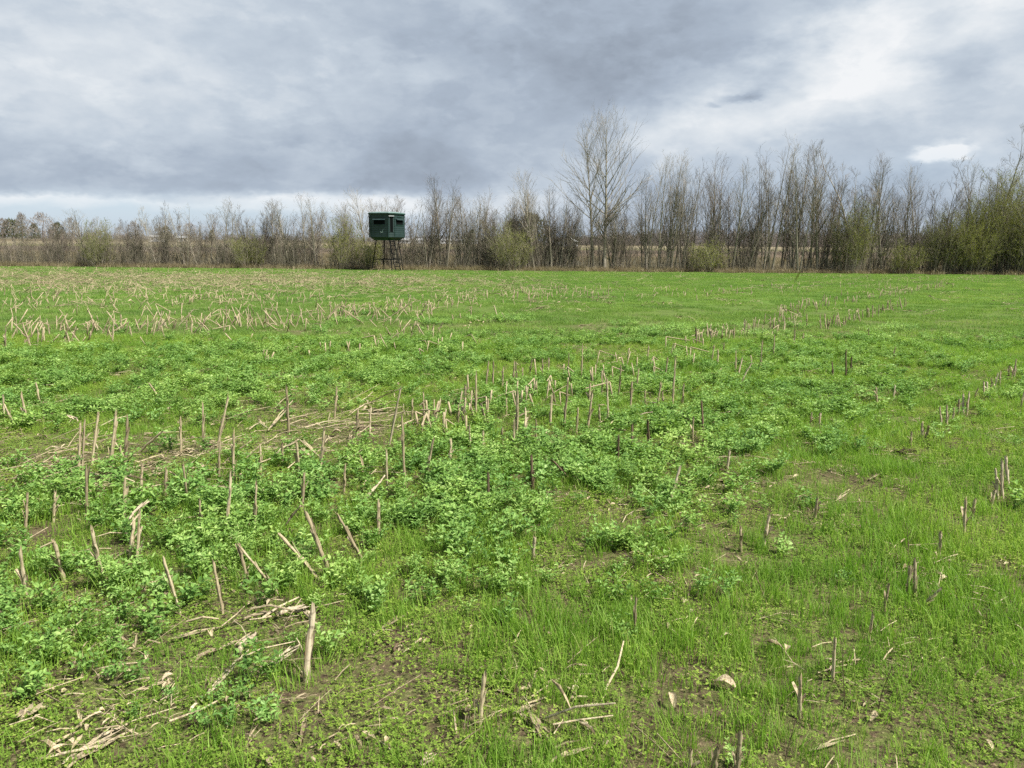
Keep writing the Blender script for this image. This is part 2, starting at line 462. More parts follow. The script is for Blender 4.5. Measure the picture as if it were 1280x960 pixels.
xa = axis(6000, 0.06, 1.035); xs = np.concatenate([-xa[:0:-1], xa])
ya = axis(7000, 0.06, 1.03); yb = -axis(200, 0.3, 1.3)[:0:-1]; ys = np.concatenate([yb, ya])
gx, gy = np.meshgrid(xs, ys); g_z = gz(gx, gy)
me = bpy.data.meshes.new('ground'); nx, ny = len(xs), len(ys)
me.vertices.add(nx * ny); me.vertices.foreach_set('co', np.stack([gx, gy, g_z], -1).ravel())
ii = (np.arange(ny - 1)[:, None] * nx + np.arange(nx - 1)[None]).ravel()
q = np.stack([ii, ii + 1, ii + nx + 1, ii + nx], 1)
me.loops.add(q.size); me.loops.foreach_set('vertex_index', q.ravel())
me.polygons.add(len(q)); me.polygons.foreach_set('loop_start', np.arange(0, q.size, 4)); me.polygons.foreach_set('use_smooth', np.ones(len(q), bool))
me.update(calc_edges=True); me.materials.append(GROUND)
link('ground', me, kind='structure')


# ------------------------------------------------------------------ clump prototypes
def blade(v, f, n, x, y, h, w, az, bend, rg, seg=3):
    """one tapering, arching blade"""
    ca, sa = math.cos(az), math.sin(az); tw = rg.uniform(-0.6, 0.6)
    pa, pb = -math.sin(az + tw), math.cos(az + tw)
    for i in range(seg + 1):
        t = i / seg; r = bend * h * t * t; z = h * (t - 0.35 * bend * t * t)
        ww = w * 0.5 * (1 - t ** 1.8) if i < seg else 0
        cx, cy = x + ca * r, y + sa * r
        if i < seg: v += [(cx + pa * ww, cy + pb * ww, z), (cx - pa * ww, cy - pb * ww, z)]
        else: v.append((cx, cy, z))
    for i in range(seg - 1): f.append((n + 2 * i, n + 2 * i + 1, n + 2 * i + 3, n + 2 * i + 2))
    f.append((n + 2 * seg - 2, n + 2 * seg - 1, n + 2 * seg))
    return n + 2 * seg + 1


def grass_clump(seed, nb, rad, h0, h1, w, seg=3, bend=0.5):
    rg = random.Random(seed); v = []; f = []; n = 0
    for _ in range(nb):
        a = rg.uniform(0, 6.283); r = rad * math.sqrt(rg.random())
        n = blade(v, f, n, r * math.cos(a), r * math.sin(a), rg.uniform(h0, h1), w * rg.uniform(0.7, 1.2), rg.uniform(0, 6.283), rg.uniform(0.05, bend) ** 1.0, rg, seg)
    b = MB(); b.add(v, f); return b


def leaf(mb, c, d, up, ln, wd, fold=0.25):
    """an oval leaf, slightly folded along its midrib: 8 outline points in two halves"""
    d = np.asarray(d, float); d /= np.linalg.norm(d) + 1e-9
    s = np.cross(d, up); s /= np.linalg.norm(s) + 1e-9; u = np.cross(s, d)
    c = np.asarray(c, float)
    P = [c, c + d * ln * 0.35 + s * wd * 0.5 + u * wd * fold, c + d * ln * 0.75 + s * wd * 0.38 + u * wd * fold, c + d * ln + u * -0.1 * ln,
         c + d * ln * 0.75 - s * wd * 0.38 + u * wd * fold, c + d * ln * 0.35 - s * wd * 0.5 + u * wd * fold, c + d * ln * 0.5]
    mb.add(P, [(0, 1, 2, 6), (6, 2, 3), (0, 6, 4, 5), (6, 3, 4)])


def leaf4(mb, c, d, up, ln, wd):
    d = np.asarray(d, float); d /= np.linalg.norm(d) + 1e-9
    s = np.cross(d, up); s /= np.linalg.norm(s) + 1e-9; c = np.asarray(c, float)
    mb.add([c, c + d * ln * 0.5 + s * wd * 0.5, c + d * ln, c + d * ln * 0.5 - s * wd * 0.5], [(0, 1, 2, 3)])


def pea_plant(mb, rg, ox=0.0, oy=0.0, hs=1.0, lod=False):
    for _ in range(rg.randint(3, 5)):
        a = rg.uniform(0, 6.283); lean = rg.uniform(0.15, 0.9); h = rg.uniform(0.09, 0.20) * hs
        nodes = 4 if lod else rg.randint(4, 6); pts = []
        for i in range(nodes + 1):
            t = i / nodes
            pts.append((ox + math.cos(a) * lean * h * t + rg.uniform(-.006, .006), oy + math.sin(a) * lean * h * t + rg.uniform(-.006, .006), h * (t ** 0.85)))
        if not lod: mb.tube(pts, [0.0022] * (nodes + 1), 3)
        for i in range(1, nodes + 1):
            p = pts[i]; sz = (0.024 + 0.018 * rg.random()) * (1.25 if lod else 1) * (0.7 + 0.4 * (1 - abs(2 * i / nodes - 1)))
            b = rg.uniform(0, 6.283)
            for s in (0, 1):      # stipules round the stem
                q = b + s * 3.14 + rg.uniform(-.4, .4)
                (leaf4 if lod else leaf)(mb, p, (math.cos(q), math.sin(q), rg.uniform(0.0, 0.9)), (rg.uniform(-.3, .3), rg.uniform(-.3, .3), 1), sz, sz * 0.58)
            if not lod:           # leaflets on a short stalk
                q = b + 1.57 + rg.uniform(-.5, .5); st = sz * 1.0
                d = np.array((math.cos(q), math.sin(q), rg.uniform(0.3, 1.0))); e = np.array(p) + d * st
                for s in (-1, 1):
                    w = q + s * 0.9
                    leaf(mb, e, (math.cos(w), math.sin(w), rg.uniform(0.1, 0.8)), (rg.uniform(-.3, .3), rg.uniform(-.3, .3), 1), sz * 1.05, sz * 0.5)


def weed_patch(seed, n, rad):
    rg = random.Random(seed); b = MB()
    for _ in range(n):
        a = rg.uniform(0, 6.283); r = rad * math.sqrt(rg.random()); q = rg.uniform(0, 6.283); z = rg.uniform(0.004, 0.035)
        ln = rg.uniform(0.004, 0.012)
        for s in range(rg.choice((2, 3, 3))):
            w = q + s * 2.1
            leaf4(b, (r * math.cos(a), r * math.sin(a), z), (math.cos(w), math.sin(w), rg.uniform(-0.1, 0.7)), (rg.uniform(-.3, .3), rg.uniform(-.3, .3), 1), ln, ln * 0.7)
    return b


def straw_patch(seed, n, rad):
    rg = random.Random(seed); b = MB()
    for _ in range(n):
        a = rg.uniform(0, 6.283); r = rad * math.sqrt(rg.random()); c = np.array([r * math.cos(a), r * math.sin(a), rg.uniform(0.004, 0.03)])
        q = rg.uniform(0, 6.283); d = np.array([math.cos(q), math.sin(q), rg.uniform(-0.12, 0.25)]); ln = rg.uniform(0.015, 0.17) * (0.5 if rg.random() < 0.5 else 1)
        if rg.random() < 0.72:
            b.tube([c, c + d * ln * 0.5 + np.array([0, 0, rg.uniform(0, .006)]), c + d * ln], [rg.uniform(0.0008, 0.0022)] * 3, 3)
        else:
            leaf(b, c, d, (rg.uniform(-.4, .4), rg.uniform(-.4, .4), 1), ln * 0.7, rg.uniform(0.006, 0.018), rg.uniform(0.1, 0.7))
    return b


grassC = proto_col('grass_clump', [grass_clump(100 + i, 13, 0.04, 0.045, 0.15, 0.0036, 3, 0.55).mesh('g', GRASS) for i in range(8)])
grassF = proto_col('grass_patch', [grass_clump(200 + i, 420, 0.36, 0.05, 0.13, 0.006, 2, 0.6).mesh('gf', FGRASS) for i in range(5)])
dryC = proto_col('dry_patch', [grass_clump(300 + i, 70, 0.30, 0.08, 0.42, 0.010, 3, 1.3).mesh('dg', DRYG) for i in range(4)])
pp = []
for i in range(7):
    b = MB(); pea_plant(b, random.Random(400 + i)); pp.append(b.mesh('p', PEA))
peaC = proto_col('pea_plant', pp)
pp = []
for i in range(4):
    b = MB(); rg = random.Random(500 + i)
    for _ in range(26): pea_plant(b, rg, rg.uniform(-.35, .35), rg.uniform(-.35, .35), 0.95, True)
    pp.append(b.mesh('pf', PEA))
peaF = proto_col('pea_patch', pp)
weedC = proto_col('weed_patch', [weed_patch(600 + i, 170, 0.16).mesh('w', WEED) for i in range(5)])
strawC = proto_col('straw_patch', [straw_patch(700 + i, 22, 0.18).mesh('s', STALK) for i in range(6)])

# ------------------------------------------------------------------ where each plant grows
PEAS = [(60, 830, .45, .9), (30, 760, .6, .9), (150, 740, .6, .9), (290, 720, .55, .9), (60, 690, .8, 1), (200, 680, .8, 1), (350, 670, .8, .9), (60, 640, .9, 1), (220, 625, .8, .9),
        (480, 650, .7, 1), (590, 650, .6, .8), (700, 625, .8, 1), (800, 585, .9, 1), (600, 600, .8, 1), (480, 590, .7, .7), (890, 545, .8, .8), (960, 520, .9, .8), (1025, 555, .28, 1.2),
        (700, 570, .8, .9), (760, 665, .4, .6), (640, 705, .35, .6), (470, 720, .4, .7), (560, 780, .22, .8), (548, 835, .08, 1.2), (785, 790, .10, 1.2), (850, 760, .18, .6), (690, 800, .12, .7),
        (500, 775, .25, .7), (845, 655, .25, 1), (240, 900, .10, 1), (350, 870, .12, .8), (150, 800, .3, .7), (20, 900, .15, .8),
        (40, 495, 2.0, .9), (160, 490, 1.8, .9), (300, 475, 2.0, .9), (430, 470, 2.0, .9), (560, 465, 2.0, .9), (660, 455, 2.0, .9), (90, 460, 2.5, .8), (300, 450, 2.2, .7), (520, 445, 2.4, .8),
        (780, 440, 2.0, .7), (1000, 490, 1.3, .8), (1080, 475, 1.5, .8), (1140, 450, 2, .7), (1180, 435, 2, .5), (700, 430, 2.4, .5), (850, 420, 1.6, .4), (1060, 430, 1.4, .5)]
BARE = [(40, 560, .55, 1), (20, 590, .5, 1), (395, 545, .7, .9), (440, 520, .7, .8), (250, 560, .5, .7), (270, 800, .28, 1), (380, 780, .2, .8), (120, 925, .2, 1.2), (690, 905, .16, .9), (560, 880, .2, .7), (360, 930, .2, .8),
        (500, 815, .2, .6), (1265, 945, .12, .8), (1130, 566, .25, 1.2), (730, 705, .25, .8), (600, 760, .15, .8), (865, 870, .15, .8), (440, 900, .2, .7), (960, 580, .5, .5), (280, 760, .2, .7),
        (700, 760, .15, .7), (1000, 780, .3, .45), (905, 640, .5, .4), (1080, 610, .5, .4), (790, 870, .15, .6), (1010, 690, .3, .4), (160, 580, .5, .5), (760, 440, .9, .8), (60, 875, .15, .8), (1120, 920, .12, .4)]
LANES = [(430, 520, .35), (500, 500, .45), (560, 487, .5), (630, 473, .6), (700, 462, .7), (780, 448, .8), (860, 436, .9), (930, 424, 1.1), (1000, 413, 1.4), (1090, 400, 1.6), (80, 432, 1.1), (200, 428, 1.1), (330, 424, 1.1), (460, 419, 1.2), (590, 414, 1.3), (700, 409, 1.4), (820, 402, 1.6),
         (1000, 625, .35), (1050, 590, .4), (1100, 550, .45), (1150, 510, .6), (1200, 478, .7), (1250, 452, .9), (700, 545, .2), (0, 560, .5), (90, 548, .4), (180, 540, .4), (270, 545, .35)]
LANES = [(*at(a, b), r, 1.0) for a, b, r in LANES]
PEAS = [(*at(a, b), r, s) for a, b, r, s in PEAS]; BARE = [(*at(a, b), r, s) for a, b, r, s in BARE]


def field_of(lst, x, y, sm=1.0):
    v = np.zeros_like(x)
    for a, b, r, s in lst: v += s * np.exp(-((x - a) ** 2 + (y - b) ** 2) / (r * r * sm))
    return v


def cand(dens, y0, y1, seed, xm=0.70, xo=1.6):
    rg = np.random.default_rng(seed)
    n = int(dens * (y1 - y0) * 2 * (xm * y1 + xo))
    x = rg.uniform(-(xm * y1 + xo), xm * y1 + xo, n); y = rg.uniform(y0, y1, n)
    k = np.abs(x) < xm * y + xo
    return x[k], y[k], rg


def keep(x, y, p, rg):
    k = rg.random(len(x)) < p
    return x[k], y[k]


def hedge_y(x):
    return 59.5 + 0.0022 * np.asarray(x) ** 2 * 0 + np.where(np.asarray(x) < 0, -np.asarray(x) * 0.03, np.asarray(x) * 0.06)


wob = lambda x, y: 0.5 + 0.5 * np.sin((x * 0.72 - y * 0.69) * 2 * math.pi / 1.7 + 2 * fbm(x, y, 6, 9))
# near grass, clump by clump
x, y, rg = cand(620, 0.9, 13, 11)
peaf = np.clip(field_of(PEAS, x, y), 0, 1); bare = np.clip(field_of(BARE, x, y), 0, 1)
p = (0.28 + 0.9 * np.clip((fbm(x, y, 0.5, 21) - 0.35) * 2.6, 0, 1)) * (1 - 0.80 * bare) * (1 - 0.25 * peaf)
p *= 0.6 + 0.4 * np.clip(x * 0.35 + 0.8, 0, 1)
x, y = keep(x, y, p, rg)
s = np.interp(y, [2.2, 3.5], [0.82, 0.95]) * (0.60 + 0.65 * fbm(x, y, 0.9, 22)) * rg.uniform(0.75, 1.3, len(x)) * (1 - 0.3 * np.clip(field_of(BARE, x, y), 0, 1))
scatter('grass', grassC, 8, x, y, s, 31, 'bright green thin upright cover crop grass growing over the field in front', 'grass', zs=np.interp(y, [2, 3.5, 7], [0.85, 1.0, 0.68]))
# farther grass, patch by patch
x, y, rg = cand(5.0, 12.5, 59.5, 12)
k_ = y < hedge_y(x); x, y = x[k_], y[k_]
p = np.clip(0.45 + 1.1 * (fbm(x, y, 3.0, 23) - 0.3) + 0.25 * wob(x, y), 0, 1)
dull = np.exp(-((y - 33 + x * 0.1) / 8) ** 2) * np.clip((-x + 4) / 14, 0, 1)
x, y = keep(x, y, p * (1 - 0.72 * dull), rg)
scatter('far_grass', grassF, 5, x, y, rg.uniform(0.75, 1.3, len(x)), 32, 'smooth bright green grass lanes covering the far half of the field', 'grass', tilt=0.05, zs=0.62)
# peas
x, y, rg = cand(150, 1.0, 14, 13)
peaf = np.clip(field_of(PEAS, x, y), 0, 1.0); p = np.clip(peaf * (0.24 + 1.7 * (fbm(x, y, 0.40, 24) - 0.36)), 0, 1) ** 1.1 * 0.85
p *= (1 - 0.85 * np.clip(field_of(BARE, x, y), 0, 1)) * (1 - 0.88 * np.clip(field_of(LANES, x, y), 0, 1))
x, y = keep(x, y, p + 0.006, rg)
scatter('pea_plants', peaC, 7, x, y, rg.uniform(0.5, 1.12, len(x)) * np.interp(y, [2.5, 4.5], [0.72, 1.0]), 33, 'leafy blue green pea plants growing in thick bands between the corn stubble', 'pea plants', zs=np.interp(y, [3, 7], [1.0, 0.78]))
x, y, rg = cand(4.2, 13.5, 34, 14)
p = np.clip(np.clip(field_of(PEAS, x, y, 2.0), 0, 1) * (0.25 + 1.5 * (fbm(x, y, 1.5, 25) - 0.36)), 0, 1)
p *= 1 - 0.9 * np.clip(field_of(LANES, x, y), 0, 1)
x, y = keep(x, y, p, rg)
scatter('far_pea_plants', peaF, 4, x, y, rg.uniform(0.7, 1.2, len(x)), 34, 'darker leafy band of pea plants across the middle of the field', 'pea plants', tilt=0.05, zs=0.72)
# low weeds
x, y, rg = cand(62, 0.9, 13, 15)
p = 0.5 + 0.5 * np.clip((fbm(x, y, 0.6, 26) - 0.3) * 2.5, 0, 1); p *= (1 - 0.45 * np.clip(field_of(BARE, x, y), 0, 1)) * np.interp(x, [-0.2, 1.0], [1.0, 0.72])
x, y = keep(x, y, p, rg)
scatter('low_weeds', weedC, 5, x, y, rg.uniform(0.7, 1.3, len(x)), 35, 'tiny yellow green chickweed and clover leaves covering the soil', 'weeds', tilt=0.06)
# litter of straw and husk
x, y, rg = cand(13, 0.9, 14, 16)
p = np.clip(0.22 + 0.3 * (fbm(x, y, 0.8, 27) - 0.4) * 3 + 0.8 * field_of(BARE, x, y, 1.3), 0, 1)
x, y = keep(x, y, p, rg)
scatter('crop_residue', strawC, 6, x, y, rg.uniform(0.7, 1.4, len(x)), 36, 'small tan bits of straw and corn leaf scattered on the soil', 'straw', tilt=0.04)
x, y, rg = cand(4.5, 14, 56, 17, 0.7, 1)
dull = np.exp(-((y - 33 + x * 0.1) / 9) ** 2) * np.clip((-x + 4) / 12, 0, 1)
x, y = keep(x, y, np.clip(0.06 + 0.9 * dull, 0, 1), rg)
scatter('far_residue', strawC, 6, x, y, rg.uniform(1.3, 2.4, len(x)), 37, 'pale flattened corn leaves lying over the far left of the field', 'straw', zoff=0.04, tilt=0.2)
# dry grass at the foot of the hedgerow
x = np.random.default_rng(5).uniform(-47, 50, 2300); y = hedge_y(x) + np.random.default_rng(6).normal(0.7, 0.8, len(x))
rg = np.random.default_rng(7)
scatter('dry_grass', dryC, 4, x, y, rg.uniform(0.7, 1.8, len(x)), 38, 'dead tan grass along the foot of the hedgerow', 'dry grass', tilt=0.1)
x, y, rg = cand(0.5, 61, 130, 18, 0.72, 2)
scatter('fallow_grass', dryC, 4, x, y, rg.uniform(0.9, 2.0, len(x)), 39, 'dull tan fallow grass in the field behind the hedgerow', 'dry grass', tilt=0.1)




# ------------------------------------------------------------------ trees
def nrm(v):
    v = np.asarray(v, float); return v / (np.linalg.norm(v) + 1e-9)


def limb(mb, rg, p0, d, ln, r0, r1, seg, sides, up=0.25, wig=0.05):
    """a tapering limb that bends upwards; returns its points"""
    pts = [np.asarray(p0, float)]; d = nrm(d); rad = [r0]
    for i in range(seg):
        d = nrm(d + np.array([rg.gauss(0, wig), rg.gauss(0, wig), up / seg + rg.gauss(0, wig * 0.5)]))
        pts.append(pts[-1] + d * ln / seg); rad.append(r0 + (r1 - r0) * ((i + 1) / seg) ** 0.8)
    mb.tube(pts, rad, sides); return pts, rad


def pt(pts, t):
    i = min(int(t * (len(pts) - 1)), len(pts) - 2); f = t * (len(pts) - 1) - i
    return pts[i] * (1 - f) + pts[i + 1] * f, nrm(pts[i + 1] - pts[i])


def side_dir(rg, d, ang):
    """a direction leaving d at the angle ang"""
    a = nrm(np.cross(d, (0.3, 0.2, 0.9) if abs(d[2]) < 0.9 else (1, 0, 0))); b = np.cross(d, a); q = rg.uniform(0, 6.283)
    return nrm(d * math.cos(ang) + (a * math.cos(q) + b * math.sin(q)) * math.sin(ang))


def tree_meshes(seed, H, stems=1, r0=0.09, low=0.18, n1=30, spread=0.30, ang=(0.9, 0.45), n2=7, n3=3, wig=0.05, splay=0.0, twig=TWIG, bark_m=TRUNK, prof=1.0, up=0.5, lean=0.0, pts0=None):
    rg = random.Random(seed); tr = MB(); cw = MB()
    for si in range(stems):
        h = H * (1 if si == 0 else rg.uniform(0.72, 0.97)); a = rg.uniform(0, 6.283)
        d = nrm((math.cos(a) * splay + lean, math.sin(a) * splay, 1)); o = np.array([math.cos(a), math.sin(a), 0]) * (0.12 * splay * 4 if stems > 1 else 0) - np.array([0, 0, 0.15])
        rr = r0 * (1 if si == 0 else rg.uniform(0.6, 0.95))
        tp, rad = limb(tr, rg, o, d, h, rr, 0.006, 12, 6, 0.05, wig * 0.45)
        m1 = int(n1 / stems ** 0.5)
        for i in range(m1):
            t = low + (0.98 - low) * (i + rg.random()) / m1
            p, dd = pt(tp, t); u = (t - low) / (1 - low)
            an = (ang[0] * (1 - u) + ang[1] * u) * rg.uniform(0.75, 1.25)
            L1 = H * spread * (0.25 + 0.85 * min(1, 4 * u + 0.3) * (1.02 - u) ** 0.62) * rg.uniform(0.55, 1.15) / stems ** 0.3
            rl = max(0.006, rr * (1 - u) * 0.33 * rg.uniform(0.7, 1.1) + 0.004)
            q, qr = limb(cw, rg, p, side_dir(rg, dd, an), L1, rl, 0.004, 6, 4 if rl > 0.015 else 3, up, wig)
            m2 = max(2, int(n2 * rg.uniform(0.6, 1.2)))
            for j in range(m2):
                t2 = 0.2 + 0.78 * (j + rg.random()) / m2; p2, d2 = pt(q, t2)
                L2 = L1 * (0.52 - 0.28 * t2) * rg.uniform(0.6, 1.3) + 0.12
                q2, _ = limb(cw, rg, p2, side_dir(rg, d2, rg.uniform(0.4, 0.8)), L2, max(0.0045, rl * 0.42), 0.003, 4, 3, up * 0.8, wig)
                for kk in range(n3):
                    t3 = rg.uniform(0.2, 0.95); p3, d3 = pt(q2, t3)
                    limb(cw, rg, p3, side_dir(rg, d3, rg.uniform(0.35, 0.75)), L2 * rg.uniform(0.3, 0.6) + 0.05, 0.0038, 0.002, 2, 3, up * 0.6, wig)
    return tr.mesh('trunk', bark_m, True), cw.mesh('crown', twig)


def tree(name, meshes, x, y, s, rz, label, cat='tree', group=None, zs=1.0, z=None):
    r = bpy.data.objects.new(name, None); COL.objects.link(r)
    r.location = (x, y, float(gz(x, y)) if z is None else z); r.rotation_euler = (0, 0, rz); r.scale = (s, s, s * zs)
    r['label'] = label; r['category'] = cat
    if group: r['group'] = group
    for nm, me in zip(('trunk', 'crown'), meshes[:2]): link(nm, me, r)
    if len(meshes) > 2: link('leaf_buds', meshes[2], r)
    return r


def base_x(px, py=338):
    """hedgerow position for a column of the picture"""
    X = 0.0
    for _ in range(6):
        Y = float(hedge_y(X)); X = on_plane(px, py, Y)[0]
    return X, Y


def height_at(px, py, Y):
    return on_plane(px, py, Y)[1]


SAP = [tree_meshes(40 + i, 9.0, (1, 1, 2, 3, 1, 2, 3, 1, 4, 2)[i], (0.115, 0.095, 0.09, 0.08, 0.13, 0.10, 0.08, 0.085, 0.075, 0.105)[i], (0.25, 0.15, 0.2, 0.12, 0.3, 0.22, 0.15, 0.1, 0.1, 0.3)[i],
                  (36, 34, 30, 30, 34, 34, 28, 34, 30, 32)[i], (0.34, 0.30, 0.36, 0.36, 0.38, 0.32, 0.38, 0.30, 0.38, 0.38)[i], (0.62, 0.36), (6, 5, 5, 4, 6, 6, 4, 5, 4, 5)[i], 2, 0.026, 0.13, TWIG if i % 3 else DTWIG, TRUNK, 0.9, 0.30) for i in range(10)]
LOW = [tree_meshes(70 + i, 4.6, (2, 3, 4, 1, 3, 5)[i], 0.045, 0.06, 34, 0.46, (0.62, 0.40), 6, 3, 0.035, 0.26, TWIG if i % 2 else DTWIG, TRUNK, 0.8, 0.32) for i in range(6)]
CROOK = tree_meshes(90, 10.4, 3, 0.11, 0.25, 26, 0.22, (1.0, 0.6), 8, 4, 0.17, 0.16, DTWIG, TRUNK, 0.8, 0.35)
HERO_R = tree_meshes(91, 12.3, 1, 0.20, 0.22, 46, 0.46, (1.0, 0.45), 10, 2, 0.018, 0, TWIG, TRUNK, 0.85, 0.36)
HERO_L = tree_meshes(92, 12.3, 1, 0.16, 0.22, 38, 0.42, (1.0, 0.45), 10, 2, 0.018, 0, TWIG, TRUNK, 0.85, 0.36, lean=-0.06)


def shrub_meshes(seed, H, Wd, nst=26, leaves=5200, tall=0.3):
    """many thin stems fanning out of the ground, thickly set with small buds"""
    rg = random.Random(seed); st = MB(); cw = MB(); lf = MB(); tips = []
    for i in range(nst):
        a = rg.uniform(0, 6.283); q = rg.uniform(0.05, 1) ** 0.7; r = Wd * 0.5 * q
        o = (math.cos(a) * r * 0.45, math.sin(a) * r * 0.45, -0.1)
        d = (math.cos(a) * r * 0.55, math.sin(a) * r * 0.55, H * (1 - 0.3 * q * q))
        p, _ = limb(st, rg, o, d, H * rg.uniform(0.6, 1.0) * (1 - tall * q * q), 0.022, 0.004, 8, 4, 0.15, 0.07)
        for j in range(12):
            t = rg.uniform(0.12, 0.98); p1, d1 = pt(p, t)
            b, _ = limb(cw, rg, p1, side_dir(rg, d1, rg.uniform(0.4, 1.0)), H * rg.uniform(0.12, 0.28), 0.006, 0.003, 4, 3, 0.4, 0.1); tips.append(b)
            for kk in range(3):
                p2, d2 = pt(b, rg.uniform(0.2, 0.9))
                b2, _ = limb(cw, rg, p2, side_dir(rg, d2, rg.uniform(0.4, 0.8)), H * rg.uniform(0.06, 0.13), 0.004, 0.002, 2, 3, 0.3, 0.1); tips.append(b2)
    for i in range(leaves):
        b = rg.choice(tips); p, d = pt(b, rg.uniform(0.1, 1)); p = p + np.array([rg.gauss(0, .03) for _ in range(3)])
        leaf4(lf, p, (rg.gauss(0, 1), rg.gauss(0, 1), rg.gauss(0.8, 1)), (rg.gauss(0, 1), rg.gauss(0, 1), 1), rg.uniform(0.05, 0.09), rg.uniform(0.018, 0.034))
    return st.mesh('trunk', TRUNK), cw.mesh('crown', TWIG), lf.mesh('leaf_buds', BUD)


SHR = [shrub_meshes(110 + i, (2.9, 3.4, 4.6, 6.2)[i], (4.0, 4.6, 4.4, 6.5)[i], (34, 36, 44, 80)[i], (9000, 10500, 14000, 46000)[i]) for i in range(4)]

# the hedgerow, left to right: column, top row, kind (s tall sapling, l low many-stemmed, c crooked), distance behind the front line
rs = random.Random(77)
TOPS = [(0, 272), (60, 268), (120, 264), (160, 270), (200, 254), (240, 250), (300, 246), (340, 248), (385, 238), (425, 246), (465, 236), (510, 240), (548, 220), (600, 232), (630, 250), (658, 212), (690, 232),
        (775, 232), (800, 200), (830, 184), (860, 192), (890, 188), (915, 210), (940, 180), (965, 166), (990, 180), (1020, 178), (1050, 200), (1085, 178), (1110, 212), (1135, 205), (1160, 200), (1200, 215), (1230, 222), (1280, 220)]


def top_px(px): return float(np.interp(px, [a for a, b in TOPS], [b for a, b in TOPS]))


hedge = []       # (px, top, kind)
for px, tp, kd in [(27, 270, 'l'), (62, 276, 'l'), (108, 262, 's'), (140, 266, 'l'), (200, 252, 'l'), (212, 250, 'l'), (233, 250, 's'), (278, 246, 's'), (292, 244, 's'), (322, 250, 'l'), (345, 248, 's'), (362, 250, 's'), (382, 235, 's'), (395, 240, 's'), (428, 248, 'l'), (463, 234, 's'), (471, 240, 's'),
                   (512, 240, 's'), (535, 230, 's'), (551, 217, 's'), (557, 222, 's'), (577, 238, 'l'), (597, 226, 's'), (618, 238, 's'), (657, 205, 's'), (668, 212, 's'), (690, 230, 's'), (702, 240, 'l'), (676, 225, 's'), (698, 236, 's'), (712, 242, 's'), (722, 262, 'l'), (734, 270, 'l'), (765, 250, 's'), (772, 262, 'l'),
                   (778, 232, 'l'), (806, 192, 's'), (822, 186, 's'), (832, 180, 's'), (842, 183, 's'), (852, 190, 's'), (888, 184, 's'), (895, 192, 's'), (915, 206, 's'), (930, 212, 'l'), (943, 176, 's'), (955, 162, 's'), (963, 168, 's'), (990, 176, 's'), (998, 182, 's'), (1013, 174, 's'), (1022, 178, 's'),
                   (1040, 205, 'l'), (1105, 205, 'l'), (1120, 206, 's'), (1137, 210, 's'), (1146, 200, 's'), (1162, 215, 'l'), (1200, 196, 's'), (1214, 190, 's'), (1232, 212, 's')]:
    hedge.append((px, tp, kd, 0.0))
for i in range(250):
    px = rs.uniform(-60, 1340) if i < 215 else rs.uniform(150, 700)
    if 715 < px < 800 and rs.random() < 0.45: continue
    if px > 1185 and rs.random() < 0.6: continue
    tp = top_px(px); tp = 335 - (335 - tp) * rs.uniform(0.45, 0.95)
    hedge.append((px, tp, 's' if (335 - tp) > 80 or rs.random() < 0.15 else 'l', rs.uniform(0, 3)))
hedge.sort()
ORD = ['first', 'second', 'third', 'fourth', 'fifth', 'sixth', 'seventh', 'eighth', 'ninth', 'tenth', 'eleventh', 'twelfth']


def ordinal(n):
    if n < 12: return ORD[n]
    n += 1
    return '%d%s' % (n, 'th' if 10 <= n % 100 <= 20 else {1: 'st', 2: 'nd', 3: 'rd'}.get(n % 10, 'th'))


zones = [(-999, 125, 'at the left end of the hedgerow'), (125, 318, 'between the two leftmost olive shrubs'), (318, 440, 'left of the shrub beside the blind'), (440, 505, 'right behind the elevated blind'),
         (505, 640, 'just right of the elevated blind'), (640, 752, 'around the twin tallest trees'), (752, 885, 'right of the twin tallest trees'), (885, 1060, 'between the round and tall olive shrubs'), (1060, 1180, 'left of the big olive thicket'), (1180, 9999, 'above the big olive thicket')]
cnt = {}
for px, tp, kd, back in hedge:
    X, Y = base_x(px); Y2 = Y + 0.6 + back + (rs.random() * 0.8); X = X * Y2 / Y
    H = height_at(px, tp, Y2) - float(gz(X, Y2))
    zi = next(i for i, z_ in enumerate(zones) if z_[0] <= px < z_[1]); c = cnt.get(zi, 0); cnt[zi] = c + 1
    big = kd == 's'
    H *= 0.93; ms = rs.choice(SAP) if big else rs.choice(LOW)
    sc = H / (9.0 if big else 4.6); wide = min(1.5, max(0.8, sc)) if big else sc
    tree('bare_tree', ms, X, Y2, wide, rs.uniform(0, 6.28), '%s bare tree, %s from the left, %s' % (('tall slender' if H > 8 else 'mid height') if big else 'low bushy', ordinal(c), zones[zi][2]),
         group='bare trees of the hedgerow', zs=sc / wide)
X, Y = base_x(757); H = height_at(752, 143, Y + 1) - float(gz(X, Y + 1))
tree('bare_tree', HERO_R, X, Y + 0.9, H / 13.2, 0.7, 'tallest bare tree of the hedgerow with a straight trunk and broad rounded fan of branches')
X, Y = base_x(744); H = height_at(722, 146, Y + 1) - float(gz(X, Y + 1))
tree('bare_tree', HERO_L, X, Y + 1.2, H / 13.2, 0.0, 'second tallest bare tree, leaning left beside the straight tallest tree')
X, Y = base_x(1083); H = height_at(1085, 166, Y + 1) - float(gz(X, Y + 1))
tree('bare_tree', CROOK, X, Y + 1.6, H / 10.2, 2.1, 'dark bare tree with crooked spreading limbs rising behind the tall pale green shrub')
X, Y = base_x(1262); H = height_at(1262, 160, Y + 3) - float(gz(X, Y + 3))
